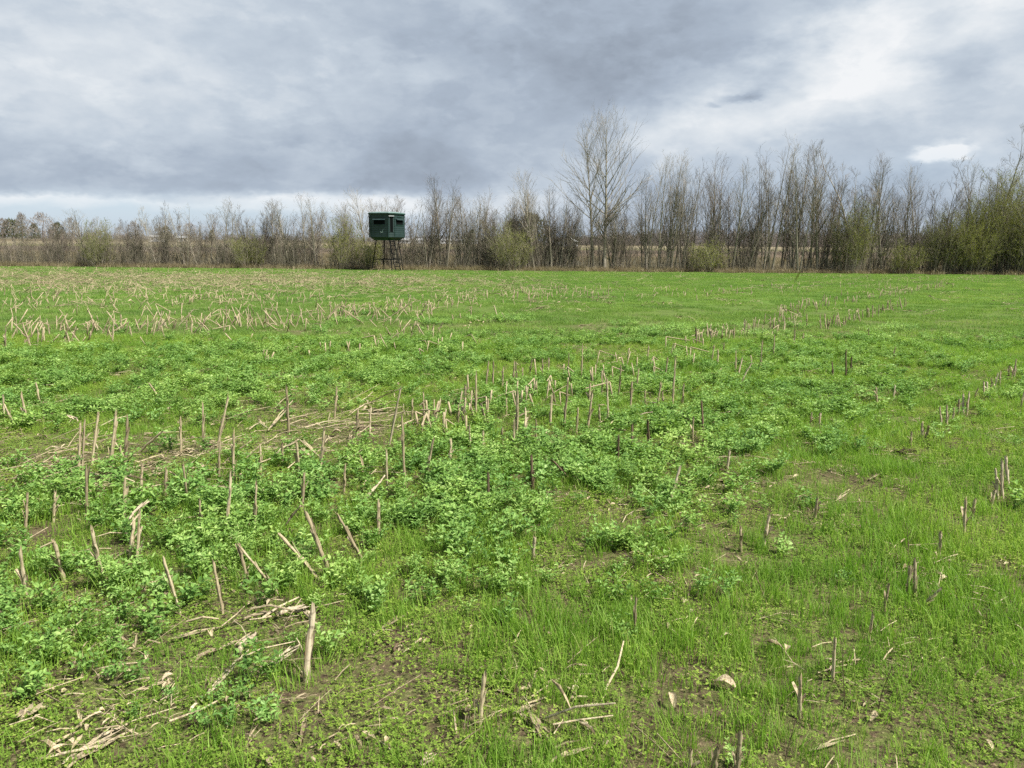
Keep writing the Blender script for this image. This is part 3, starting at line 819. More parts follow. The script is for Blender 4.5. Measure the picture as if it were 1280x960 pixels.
for i, (dx, hh) in enumerate(((0, 1.0), (1.3, 0.93), (2.4, 0.88))):
    tree('bare_tree', CROOK, X + dx, Y + 3 + i, H * hh / 10.2, 4.0 + i * 1.3, ('%s dense dark twiggy tree at the right edge above the olive thicket' % ('first', 'second', 'third')[i]), group='dense dark trees at the right edge')

for px, tp, mi, wpx, lab in [(125, 272, 1, 56, 'olive green budding shrub at the left end of the hedgerow'), (312, 284, 0, 56, 'broad olive budding shrub between the far white house and the blind'),
                             (430, 268, 1, 60, 'olive yellow budding shrub just left of the elevated blind'), (462, 290, 0, 46, 'low dark olive shrub tucked beside the legs of the elevated blind'), (638, 272, 2, 62, 'dull dark olive shrub rising left of the two tallest trees'),
                             (885, 292, 0, 72, 'low round olive shrub in the hedgerow right of the two tallest trees'), (1062, 242, 2, 64, 'tall pale green budding shrub under the crooked dark tree'),
                             (1125, 290, 0, 60, 'low dull olive shrub left of the big thicket'), (1175, 258, 2, 60, 'pale olive shrub on the left flank of the big thicket'), (1210, 268, 2, 66, 'bright olive rounded shrub in front of the big thicket'), (1256, 208, 3, 112, 'big dark olive shrub filling the right edge of the hedgerow'), (1205, 245, 3, 84, 'broad dusty olive shrub forming the left half of the thicket'), (1290, 205, 3, 100, 'big olive shrub cut by the right edge of the picture'), (1275, 268, 2, 70, 'yellow green shrub standing lowest at the right edge')]:
    X, Y = base_x(px); Y2 = Y + (0.1 if mi != 3 else 0.5); X *= Y2 / Y
    H = height_at(px, tp, Y2) - float(gz(X, Y2)); Hs = (2.9, 3.4, 4.6, 6.2)[mi]; Ws = (4.0, 4.6, 4.4, 6.5)[mi]
    wd = wpx / F * Y2 / Ws
    r = tree('olive_shrub', SHR[mi], X, Y2, wd, rs.uniform(0, 6.28), lab, 'shrub', 'olive shrubs of the hedgerow', zs=H / Hs / wd)

# understory: dense thin stems along the foot of the hedgerow
rg = random.Random(31); b = MB()
for i in range(10000):
    X = rg.uniform(-47, 52); back = rg.random() ** 1.5 * 4.0; Y = float(hedge_y(X)) + 0.3 + back; n_ = float(vnoise(X, Y * 0, 3.3, 4))
    thin = 0.5 if -3 < X < 10 else 0.8
    if rg.random() > thin * (0.5 + n_): continue
    h = rg.uniform(0.5, 1.6) * (0.8 + 1.0 * n_) * (1.25 if rg.random() < 0.3 else 1)
    if X > 28: h *= 1.25
    p, _ = limb(b, rg, (X, Y, float(gz(X, Y)) - 0.05), (rg.gauss(0, .18), rg.gauss(0, .18), 1), h, rg.uniform(0.006, 0.017), 0.003, 4, 3, 0.2, 0.09)
    for j in range(5):
        p1, d1 = pt(p, rg.uniform(0.15, 0.95)); limb(b, rg, p1, side_dir(rg, d1, rg.uniform(0.4, 0.9)), h * rg.uniform(0.15, 0.4), 0.005, 0.002, 2, 3, 0.3, 0.1)
b.obj('underbrush', BRUSH, label='tangled thin brown stems filling the foot of the hedgerow', category='brush', kind='stuff')
# a second low line of brush along a drain further back
b = MB()
for i in range(5200):
    X = rg.uniform(-150, 160); Y = 168 + rg.uniform(0, 12) + X * 0.12; h = rg.uniform(0.6, 1.7)
    p, _ = limb(b, rg, (X, Y, float(gz(X, Y)) - 0.05), (rg.gauss(0, .3), rg.gauss(0, .3), 1), h, rg.uniform(0.02, 0.05), 0.01, 3, 3, 0.2, 0.12)
    for j in range(4):
        p1, d1 = pt(p, rg.uniform(0.1, 0.9)); limb(b, rg, p1, side_dir(rg, d1, rg.uniform(0.5, 1.1)), h * rg.uniform(0.3, 0.6), 0.02, 0.008, 2, 3, 0.2, 0.1)
b.obj('far_brush', DTWIG, label='low dark brown line of brush across the field behind the hedgerow', category='brush', kind='stuff')

# ------------------------------------------------------------------ distant wood, trees and farm buildings
WOODM = leafmat('far_wood_twigs', [(0.0, (0.15, 0.125, 0.110)), (1.0, (0.27, 0.235, 0.205))], (0.8, 0.85, 0.85), 0.1, (1, 1, 1), 0.9, 0.1, 0.02)
rg = random.Random(8); b = MB()
for i in range(2600):
    px = rg.uniform(690, 1420); Y = rg.uniform(560, 660); X = on_plane(px, 305, Y)[0]; H = rg.uniform(7, 12.5) * min(1, 0.35 + (px - 690) / 200); z = float(gz(X, Y))
    b.tube([(X, Y, z), (X, Y, z + H * 0.8)], [0.16, 0.07], 3)
    for j in range(42):
        t = rg.uniform(0.03, 1); q = rg.uniform(0, 6.28); r = rg.uniform(0, 2.6)
        c = (X + math.cos(q) * r, Y + math.sin(q) * r, z + H * t); leaf4(b, c, (rg.gauss(0, .5), rg.gauss(0, .5), rg.gauss(1, .5)), (rg.gauss(0, 1), rg.gauss(0, 1), 0.2), rg.uniform(1.0, 2.4), rg.uniform(0.10, 0.28))
b.obj('far_wood', WOODM, label='distant brown leafless wood standing behind the right half of the hedgerow', category='wood', kind='stuff')
b = MB()
for i in range(900):
    px = rg.uniform(-150, 800); Y = rg.uniform(900, 1100); X = on_plane(px, 300, Y)[0]; H = rg.uniform(3, 9) * (0.6 + 0.8 * float(vnoise(px, 0, 60, 2))); z = float(gz(X, Y))
    b.tube([(X, Y, z), (X, Y, z + H * 0.8)], [0.2, 0.1], 3)
    for j in range(40):
        t = rg.uniform(0.03, 1); q = rg.uniform(0, 6.28); r = rg.uniform(0, 4.5)
        c = (X + math.cos(q) * r, Y + math.sin(q) * r, z + H * t); leaf4(b, c, (rg.gauss(0, .5), rg.gauss(0, .5), rg.gauss(1, .5)), (rg.gauss(0, 1), rg.gauss(0, 1), 0.2), rg.uniform(1.2, 2.8), rg.uniform(0.2, 0.5))
b.obj('far_treeline', WOODM, label='low distant line of trees on the horizon across the left half', category='wood', kind='stuff')


def far_tree_meshes(seed, H, Wd, green=False):
    rg = random.Random(seed); tr = MB(); cw = MB()
    p, _ = limb(tr, rg, (0, 0, -0.3), (0, 0, 1), H * 0.85, 0.35, 0.08, 5, 5, 0, 0.04)
    for i in range(900):
        t = rg.uniform(0.15, 1) if green else rg.uniform(0.28, 1); q = rg.uniform(0, 6.28); r = Wd * 0.5 * math.sqrt(rg.random()) * math.sin(math.pi * min(0.97, 0.15 + 0.83 * t)) ** 0.6
        leaf4(cw, (math.cos(q) * r, math.sin(q) * r, H * t * rg.uniform(0.94, 1.03)), (rg.gauss(0, .6), rg.gauss(0, .6), rg.gauss(1, .5)), (rg.gauss(0, 1), rg.gauss(0, 1), .2), rg.uniform(0.8, 1.8), rg.uniform(0.08, 0.2) * (2.5 if green else 1))
    return tr.mesh('trunk', DTWIG), cw.mesh('crown', FARG if green else WOODM)


FARG = leafmat('far_evergreen', [(0.0, (0.070, 0.080, 0.045)), (1.0, (0.13, 0.14, 0.08))], (0.8, 0.8, 0.8), 0.15, (1, 1, 1), 0.9, 0.1, 0.02)
FT = [far_tree_meshes(800 + i, 12, (12, 9, 14, 7)[i], i in (1,)) for i in range(4)]
FE = far_tree_meshes(820, 9, 10, True)
for px, tp, Y, me, sx_, lab in [(4, 274, 420, FT[2], 1.1, 'distant round bare tree at the very left edge of the horizon'), (16, 276, 430, FE, 1.2, 'dark distant evergreen beside the leftmost bare tree'), (29, 268, 400, FT[3], 0.9, 'small lone distant tree with a clear trunk near the left edge'),
                                (44, 280, 440, FT[1], 0.9, 'distant tree right of the lone one near the left edge'), (54, 268, 380, FT[0], 1.1, 'distant broad brown tree left of the leftmost olive shrub'), (73, 280, 400, FE, 0.8, 'dark distant evergreen behind the left end of the hedgerow'), (90, 274, 400, FT[0], 1.0, 'distant brown tree behind the left end of the hedgerow'),
                                (150, 284, 450, FT[2], 0.8, 'distant bare tree right of the leftmost olive shrub'), (168, 278, 430, FT[0], 0.9, 'distant twiggy tree left of the far white house'), (208, 284, 480, FE, 0.8, 'dark distant tree behind the far white house'), (265, 289, 480, FE, 0.6, 'small dark distant evergreen right of the far white house'),
                                (238, 280, 460, FT[2], 0.9, 'distant bare tree behind the pale farm sheds on the left'), (640, 278, 300, FE, 0.9, 'dark distant evergreen left of the white barn'), (664, 270, 320, FE, 1.1, 'tallest dark distant evergreen near the white barn'), (590, 288, 420, FT[1], 0.9, 'distant dark tree behind the scattered white houses')]:
    X, _z = on_plane(px, 300, Y); H = height_at(px, tp, Y) - float(gz(X, Y)); base = 9 if me is FE else 12
    tree('distant_tree', me, X, Y, H / base * sx_, px * 0.37, lab, group='trees on the horizon', zs=1 / sx_)


def flat(name, c, rough=0.7, nz=None, spec=0.35):
    k = Mat(name); col = c
    if nz:
        col = k.mix(k.ramp(k.noise(nz, 4, 0.6), [(0.35, (0, 0, 0)), (0.65, (1, 1, 1))]), tuple(v * 0.82 for v in c), c)
    k.pbr(col, rough, spec); return k.m


WHITE = flat('white_siding', (0.80, 0.80, 0.78), 0.6, 0.8); GREYR = flat('grey_roof', (0.34, 0.35, 0.36), 0.6, 0.5); GLASSD = flat('dark_glass', (0.03, 0.035, 0.04), 0.2); TANW = flat('tan_siding', (0.55, 0.49, 0.40), 0.7, 0.8)


def house(px, Y, w, d, h, rh, rz, wall, roofm, label, cat='house', group=None, door=1, nwin=2):
    X, _z = on_plane(px, 300, Y); z = float(gz(X, Y))
    r = bpy.data.objects.new('farm_building', None); COL.objects.link(r); r.location = (X, Y, z); r.rotation_euler = (0, 0, rz)
    r['label'] = label; r['category'] = cat
    if group: r['group'] = group
    b = MB(); x, y = w / 2, d / 2
    b.add([(-x, -y, -.5), (x, -y, -.5), (x, y, -.5), (-x, y, -.5), (-x, -y, h), (x, -y, h), (x, y, h), (-x, y, h), (-x, 0, h + rh), (x, 0, h + rh)],
          [(0, 1, 5, 4), (2, 3, 7, 6), (1, 2, 6, 9, 5), (3, 0, 4, 8, 7)]); b.obj('wall', wall, r)
    b = MB(); e = 0.5; th = 0.18
    for s in (-1, 1):
        y2 = y + 0.45; z2 = h - rh * 0.45 / y
        P = [(-x - e, 0, h + rh + 0.02), (x + e, 0, h + rh + 0.02), (x + e, s * y2, z2 + 0.02), (-x - e, s * y2, z2 + 0.02)]
        P += [(a, b_, c + th) for a, b_, c in P]
        b.add(P, [(0, 1, 2, 3), (7, 6, 5, 4), (0, 4, 5, 1), (1, 5, 6, 2), (2, 6, 7, 3), (3, 7, 4, 0)])
    b.obj('roof', roofm, r)
    if door:
        b = MB(); b.box((0, -y - 0.05, 1.2), (min(3, w * 0.25), 0.1, 2.4)); b.obj('door', GREYR, r)
    for i in range(nwin):
        b = MB(); b.box(((-1 if i % 2 else 1) * w * (0.3 + 0.0 * i), -y - 0.05, h * 0.55), (1.3, 0.1, 1.2)); b.obj('window', GLASSD, r)
    return r


house(711, 430, 6.5, 9, 2.6, 2.0, 1.25, WHITE, WHITE, 'white gabled barn seen through the trees left of the tallest tree', 'barn')
house(686, 520, 6, 5, 2.0, 1.0, 0.3, WHITE, GREYR, 'small white shed well left of the white gabled barn', 'shed')
house(698, 480, 7, 4, 1.2, 0.8, 0.1, TANW, GREYR, 'low pale lean shed touching the left of the white barn', 'shed', nwin=0)
house(197, 560, 8.5, 6, 3.4, 1.1, 0.1, WHITE, GREYR, 'long white house on the left horizon between the bare trees', 'house')
house(228, 620, 8, 6, 3.0, 1.4, 0.2, TANW, GREYR, 'pale shed right of the long white house on the left horizon', 'shed')
for i, (px, w, wl) in enumerate(((505, 10, WHITE), (524, 6, WHITE), (556, 9, WHITE), (571, 6, TANW), (574, 4, WHITE), (590, 8, WHITE), (620, 5, TANW))):
    house(px, 640 + i * 9, w, 6, 2.6, 1.4, 0.2 * i, wl, GREYR, '%s of the far farm buildings, counted left to right, just right of the elevated blind' % ordinal(i), 'house', 'far farm buildings right of the blind')

# ------------------------------------------------------------------ the elevated blind
k = Mat('green_shell'); nz = k.noise(3, 4, 0.6)
k.pbr(k.ramp(nz, [(0.3, (0.013, 0.029, 0.028)), (0.7, (0.021, 0.041, 0.039))]), 0.5, 0.4, nz, 0.1, 0.01); SHELL = k.m
k = Mat('green_lid_skylit'); nz = k.noise(2, 4, 0.6)
k.pbr(k.ramp(nz, [(0.3, (0.10, 0.16, 0.145)), (0.7, (0.15, 0.22, 0.20))]), 0.35, 0.5); LID = k.m  # roof green made paler: the sky's reflection is put into the base colour
TRIM = flat('dark_green_trim', (0.012, 0.038, 0.030), 0.5); INNER = flat('shaded_opening', (0.006, 0.007, 0.007), 1.0, None, 0.0); STEEL = flat('dark_steel', (0.010, 0.011, 0.011), 0.9, None, 0.05); MARK = flat('pale_decal', (0.30, 0.42, 0.36), 0.6)  # opening panels: shade of the cabin inside put into a near-black colour
X, Y = base_x(484.5, 338); Y -= 2.4; X = on_plane(484, 300, Y)[0]; Z0 = float(gz(X, Y))
zt = height_at(484, 266, Y) - Z0; zb = height_at(484, 298.5, Y) - Z0
bl = bpy.data.objects.new('elevated_blind', None); COL.objects.link(bl); bl.location = (X, Y, Z0); bl.rotation_euler = (0, 0, R(-21))
bl['label'] = 'dark green box shaped hunting blind raised on black steel legs beside a ladder'; bl['category'] = 'hunting blind'
K = 0.98; hw = 1.07 * K; c_ = 0.33 * K


def octa(z, g=0.0): return [(a + g * (1 if a > 0 else -1), b_ + g * (1 if b_ > 0 else -1), z) for a, b_ in ((-hw + c_, -hw), (hw - c_, -hw), (hw, -hw + c_), (hw, hw - c_), (hw - c_, hw), (-hw + c_, hw), (-hw, hw - c_), (-hw, -hw + c_))]


def rings(rs_, mat, name, capb=True, capt=True):
    b = MB(); v = [p for r_ in rs_ for p in r_]; f = []
    for i in range(len(rs_) - 1):
        for j in range(8): f.append((i * 8 + j, i * 8 + (j + 1) % 8, (i + 1) * 8 + (j + 1) % 8, (i + 1) * 8 + j))
    if capb: f.append(tuple(range(7, -1, -1)))
    if capt: f.append(tuple((len(rs_) - 1) * 8 + j for j in range(8)))
    b.add(v, f); return b.obj(name, mat, bl)


def face_pt(i, s, z, g=0.0):
    """a point on side i of the cabin (0 front, 1 front right corner, 2 right ...), s metres along it from its middle"""
    P = octa(0); a, b_ = np.array(P[i][:2]), np.array(P[(i + 1) % 8][:2]); m_ = (a + b_) / 2; t = nrm(b_ - a); n_ = np.array([t[1], -t[0]])
    q = m_ + t * s + n_ * g; return (q[0], q[1], z)


def panel(mb, i, s0, s1, z0, z1, g0, g1, tilt=0.0):
    v = []
    for g, zz in ((g0, 0), (g1, 0)):
        v += [face_pt(i, s0, z0, g + tilt), face_pt(i, s1, z0, g + tilt), face_pt(i, s1, z1, g), face_pt(i, s0, z1, g)]
    mb.add(v, [(3, 2, 1, 0), (4, 5, 6, 7), (0, 1, 5, 4), (1, 2, 6, 5), (2, 3, 7, 6), (3, 0, 4, 7)])


# shell in shallow horizontal ribs
rr_ = []; zz = zb + 0.12
while zz < zt - 0.25:
    rr_ += [octa(zz, 0.0), octa(zz + 0.10, 0.0), octa(zz + 0.115, -0.012), octa(zz + 0.14, -0.012)]; zz += 0.155
rings([octa(zb - 0.02, -0.16)] + rr_ + [octa(zt - 0.12, 0.0)], SHELL, 'cabin')
rings([octa(zt - 0.13, 0.06), octa(zt - 0.05, 0.07), octa(zt - 0.045, 0.03)], TRIM, 'roof_rim')
rings([octa(zt - 0.045, 0.05), octa(zt + 0.0, 0.02), octa(zt + 0.05, -0.30), octa(zt + 0.07, -0.7)], LID, 'roof')
rings([octa(zb - 0.11, -0.22), octa(zb - 0.02, -0.18)], TRIM, 'platform')
hz = zt - zb
for i in (0, 2, 4, 6):       # wide windows, the shade inside painted as near-black panels, an awning propped open over each, a vent slot above
    w = bpy.data.objects.new('window', None)
    b = MB(); panel(b, i, -0.46, 0.46, zb + hz * 0.54, zb + hz * 0.72, 0.001, 0.02); wo_ = b.obj('window', INNER, bl)
    b = MB(); panel(b, i, -0.52, 0.52, zb + hz * 0.715, zb + hz * 0.755, 0.0, 0.03, 0.12); b.obj('awning', SHELL, wo_)
    b = MB(); panel(b, i, -0.52, 0.52, zb + hz * 0.51, zb + hz * 0.538, 0.001, 0.03); b.obj('sill', TRIM, wo_)
    b = MB(); panel(b, i, -0.30, 0.30, zb + hz * 0.82, zb + hz * 0.85, 0.001, 0.02); b.obj('vent', TRIM, bl)
    for s in (-0.755, 0.755):
        b = MB(); panel(b, i, s * K * 0.97 - 0.02, s * K * 0.97 + 0.02, zb + 0.1, zt - 0.14, -0.005, 0.02); b.obj('corner_trim', TRIM, bl)
for i in (1, 3, 5, 7):       # tall narrow corner windows, the shade inside painted near black
    b = MB(); panel(b, i, -0.11, 0.11, zb + hz * 0.26, zb + hz * 0.84, 0.001, 0.014); wo_ = b.obj('window', INNER, bl)
    b = MB(); panel(b, i, -0.17, -0.11, zb + hz * 0.24, zb + hz * 0.86, 0.0, 0.025); panel(b, i, 0.11, 0.17, zb + hz * 0.24, zb + hz * 0.86, 0.0, 0.025); b.obj('frame', SHELL, wo_)
    b = MB(); panel(b, i, -0.2, 0.2, zb + hz * 0.84, zb + hz * 0.89, 0.0, 0.03, 0.06); b.obj('awning', SHELL, wo_)
b = MB()                      # the small pale antler-like mark on the front
for p_, q_ in (((0.06, .27), (0.16, .22)), ((0.16, .22), (0.26, .31)), ((0.26, .31), (0.33, .36)), ((0.21, .262), (0.25, .25))):
    z_, zz_ = zb + hz * p_[1], zb + hz * q_[1]
    b.beam(face_pt(0, p_[0], z_, 0.006), face_pt(0, q_[0], zz_, 0.006), 0.007)
b.obj('decal', MARK, bl)
g0 = zb - 0.1
for sx_, sy_ in ((-1, -1), (1, -1), (1, 1), (-1, 1)):
    b = MB(); b.beam((sx_ * 0.58, sy_ * 0.58, g0), (sx_ * 0.85, sy_ * 0.85, -0.1), 0.036); b.obj('leg', STEEL, bl)
    b = MB(); b.box((sx_ * 0.85, sy_ * 0.85, 0.01), (0.25, 0.25, 0.05)); b.obj('foot', STEEL, bl)
t_ = 0.62; q_ = 0.58 + 0.27 * t_; zc = g0 * (1 - t_)
for (a1, b1), (a2, b2) in (((-1, -1), (1, -1)), ((1, -1), (1, 1)), ((1, 1), (-1, 1)), ((-1, 1), (-1, -1))):
    b = MB(); b.beam((a1 * q_, b1 * q_, zc), (a2 * q_, b2 * q_, zc), 0.026); b.obj('brace', STEEL, bl)
ld = MB(); lt, lb = (1.10, -0.86), (1.78, -1.12)     # ladder up to the platform on the right of the front
for s in (-0.2, 0.2): ld.beam((lt[0] - 0.25 + s, lt[1], g0 + 0.08), (lb[0] - 0.25 + s, lb[1], -0.08), 0.034)
lo = ld.obj('ladder', STEEL, bl)
for i in range(8):
    t = (i + 0.6) / 8; zc = g0 + 0.08 - t * (g0 + 0.12); xx = lt[0] + (lb[0] - lt[0]) * t - 0.25; yy = lt[1] + (lb[1] - lt[1]) * t
    b = MB(); b.beam((xx - 0.2, yy, zc), (xx + 0.2, yy, zc), 0.026); b.obj('rung', STEEL, lo)
b = MB(); b.beam((lt[0] - 0.02, lt[1], g0 - 0.1), (lt[0] + 0.1, lt[1] - 0.35, g0 * 0.45), 0.013); b.beam((lt[0] + 0.1, lt[1] - 0.35, g0 * 0.45), (lb[0] - 0.05, lb[1] - 0.1, g0 * 0.2), 0.013); b.obj('handrail', STEEL, lo)


# ------------------------------------------------------------------ corn stubble
def stub_mesh(seed, mat, H=0.30, r=0.0072, strips=4, bent=None, ragged=0.032):
    """a cut stalk: knuckles, a split ragged top, shreds of sheath; bent = length of a folded-over top"""
    rg = random.Random(seed); b = MB(); sides = 8; n = 9
    pts = [np.array([rg.gauss(0, .0012), rg.gauss(0, .0012), -0.03 + (H + 0.03) * i / n]) for i in range(n + 1)]
    rad = [r * (1.12 - 0.25 * i / n) * (1.28 if i in (2, 5, 8) else 1.0) * rg.uniform(0.96, 1.04) for i in range(n + 1)]
    s0 = b.n; b.tube(pts, rad, sides)
    v = b.v[-1]
    for j in range(sides): v[n * sides + j, 2] += rg.uniform(-ragged, ragged * 0.8)
    v[:, 0] *= 1.15; v[:, 1] *= 0.88
    c = pts[-1] - np.array([0, 0, ragged * 0.9]); k0 = b.n
    b.add([(c[0] + math.cos(j * 6.283 / 8) * r * 0.8, c[1] + math.sin(j * 6.283 / 8) * r * 0.7, c[2]) for j in range(8)], [tuple(range(8))])
    for i in range(strips):     # sheath shreds that hug the stalk and peel off at the top
        a = rg.uniform(0, 6.283); z0 = rg.uniform(0.0, H * 0.5); ln = rg.uniform(0.06, 0.15); wd = rg.uniform(0.35, 0.9); pk = rg.uniform(0.002, 0.028); vv = []; m_ = 5
        for q in range(m_ + 1):
            t = q / m_; rr2 = r * 1.25 + pk * t ** 2.2
            w2 = wd * (1 - 0.75 * t ** 2)
            for e in (-w2, 0, w2): vv.append((math.cos(a + e) * rr2 * 1.1, math.sin(a + e) * rr2 * 0.95, z0 + ln * t))
        ff_ = []
        for q in range(m_):
            for e in (0, 1): ff_.append((q * 3 + e, q * 3 + e + 1, q * 3 + 4 + e, q * 3 + 3 + e))
        b.add(vv, ff_)
    if bent:
        a = rg.uniform(0, 6.283); d = np.array([math.cos(a), math.sin(a), rg.uniform(-1.3, -0.2)])
        limb(b, rg, pts[-1] + np.array([0, 0, -0.008]), d, bent, r * 0.85, r * 0.5, 5, 7, -0.1, 0.03)
    return b.mesh('corn_stub', mat, True)


def lying_mesh(seed, mat, Ln=0.3, r=0.0062, husk=True):
    """a length of stalk lying along +X, slightly bowed, split at the ends"""
    rg = random.Random(seed); b = MB(); n = 10
    pts = [np.array([Ln * i / n, 0.012 * math.sin(3.1 * i / n) * rg.uniform(0.6, 1.6), r + 0.004 * math.sin(5 * i / n)]) for i in range(n + 1)]
    rad = [r * (1.18 if i in (3, 7) else 1) * (1 - 0.25 * i / n) for i in range(n + 1)]
    b.tube(pts, rad, 8, True); b.v[-1][:, 2] *= 0.9
    if husk:
        for s in range(3):
            a = rg.uniform(-1.5, 1.5); vv = []; x0 = rg.uniform(-0.02, Ln * 0.4); ln = rg.uniform(0.3, 0.7) * Ln; off = rg.uniform(-0.012, 0.012)
            for q in range(6):
                t = q / 5; w = 0.008 * math.sin(math.pi * (0.12 + 0.85 * t))
                vv += [(x0 + ln * t, off + a * 0.02 * t - w, r * 2.1 + 0.006 * t), (x0 + ln * t, off + a * 0.02 * t + w, r * 2.0 + 0.009 * t * rg.random())]
            b.add(vv, [(2 * q, 2 * q + 2, 2 * q + 3, 2 * q + 1) for q in range(5)])
    return b.mesh('corn_stalk', mat, True)


def husk_mesh(seed, mat, Ln=0.055, Wd=0.026):
    """a curled scrap of dry corn leaf"""
    rg = random.Random(seed); b = MB(); v = []; n, m_ = 7, 5
    cu = rg.uniform(0.5, 1.2); ax = rg.uniform(-0.3, 0.3)
    for i in range(n + 1):
        t = i / n; w = Wd * 0.5 * math.sin(math.pi * (0.08 + 0.86 * t)) ** 0.7
        for j in range(m_):
            u = j / (m_ - 1) * 2 - 1
            v.append((Ln * t, w * u + ax * Ln * t * t, 0.006 + abs(u) ** 1.7 * w * cu * 0.8 + 0.018 * math.sin(2.6 * t) + rg.uniform(-.001, .001)))
    b.add(v, [(i * m_ + j, i * m_ + j + 1, (i + 1) * m_ + j + 1, (i + 1) * m_ + j) for i in range(n) for j in range(m_ - 1)])
    return b.mesh('dry_husk', mat, True)


STUB = {'s': [stub_mesh(900 + i, STALK) for i in range(9)], 'p': [stub_mesh(920 + i, PALE, ragged=0.03) for i in range(4)], 'd': [stub_mesh(930 + i, DARK, r=0.0075, strips=3) for i in range(4)],
        'b': [stub_mesh(940 + i, STALK, bent=0.045 + 0.014 * i) for i in range(5)]}
LIE = {'s': [lying_mesh(950 + i, STALK) for i in range(5)], 'p': [lying_mesh(960 + i, PALE) for i in range(4)], 'd': [lying_mesh(970 + i, DARK, husk=False) for i in range(2)]}
HUSK = [husk_mesh(980 + i, (STALK, PALE)[i % 2]) for i in range(6)]
rs = random.Random(5); stub_list = []


def aim(o, d, spin=0.0):
    o.rotation_mode = 'QUATERNION'
    o.rotation_quaternion = Vector(d).to_track_quat('Z', 'Y') @ Vector((0, 0, 1)).rotation_difference(Vector((0, 0, 1))) @ Matrix.Rotation(spin, 4, 'Z').to_quaternion()


def stub(bx, by, tx, ty, kd='s', fat=1.0):
    if by > 720 and fat == 1.0: fat = 0.85
    hide = 0.045 if by > 430 else 0.03
    X, Y = at(bx, by, hide); tX, tZ = on_plane(tx, ty, Y)
    z0 = float(gz(X, Y)); top = np.array([tX, Y + rs.gauss(0, 0.03), tZ]); foot = np.array([X, Y, z0])
    if abs(tX - X) > 0.04: foot[0] -= (tX - X) * 0.2
    d = top - foot; ln = np.linalg.norm(d)
    if ln < 0.05: return
    o = bpy.data.objects.new('corn_stub', rs.choice(STUB[kd])); COL.objects.link(o); o.location = foot
    aim(o, d, rs.uniform(0, 6.28)); f = fat * rs.uniform(0.85, 1.15); o.scale = (f, f, ln / 0.30)
    stub_list.append((o, bx, by, d[0] / ln, ln, kd))


def lie(ax, ay, bx, by, kd='s', fat=1.0, label=None, h1=0.012, h2=0.012, name='corn_stalk', group=None):
    """a stalk lying (or propped) between two spots, each given with its height above the soil"""
    X, Y = at(ax, ay, h1); X2, Y2 = at(bx, by, h2)
    a = np.array([X, Y, float(gz(X, Y)) + h1]); b_ = np.array([X2, Y2, float(gz(X2, Y2)) + h2]); d = b_ - a; ln = float(np.linalg.norm(d))
    o = bpy.data.objects.new(name, rs.choice(LIE[kd])); COL.objects.link(o); o.location = a
    o.rotation_mode = 'QUATERNION'; o.rotation_quaternion = Vector(d).to_track_quat('X', 'Z'); o.scale = (ln / 0.30, fat, fat)
    o['label'] = label; o['category'] = 'corn stalk'
    if group: o['group'] = group
    return o


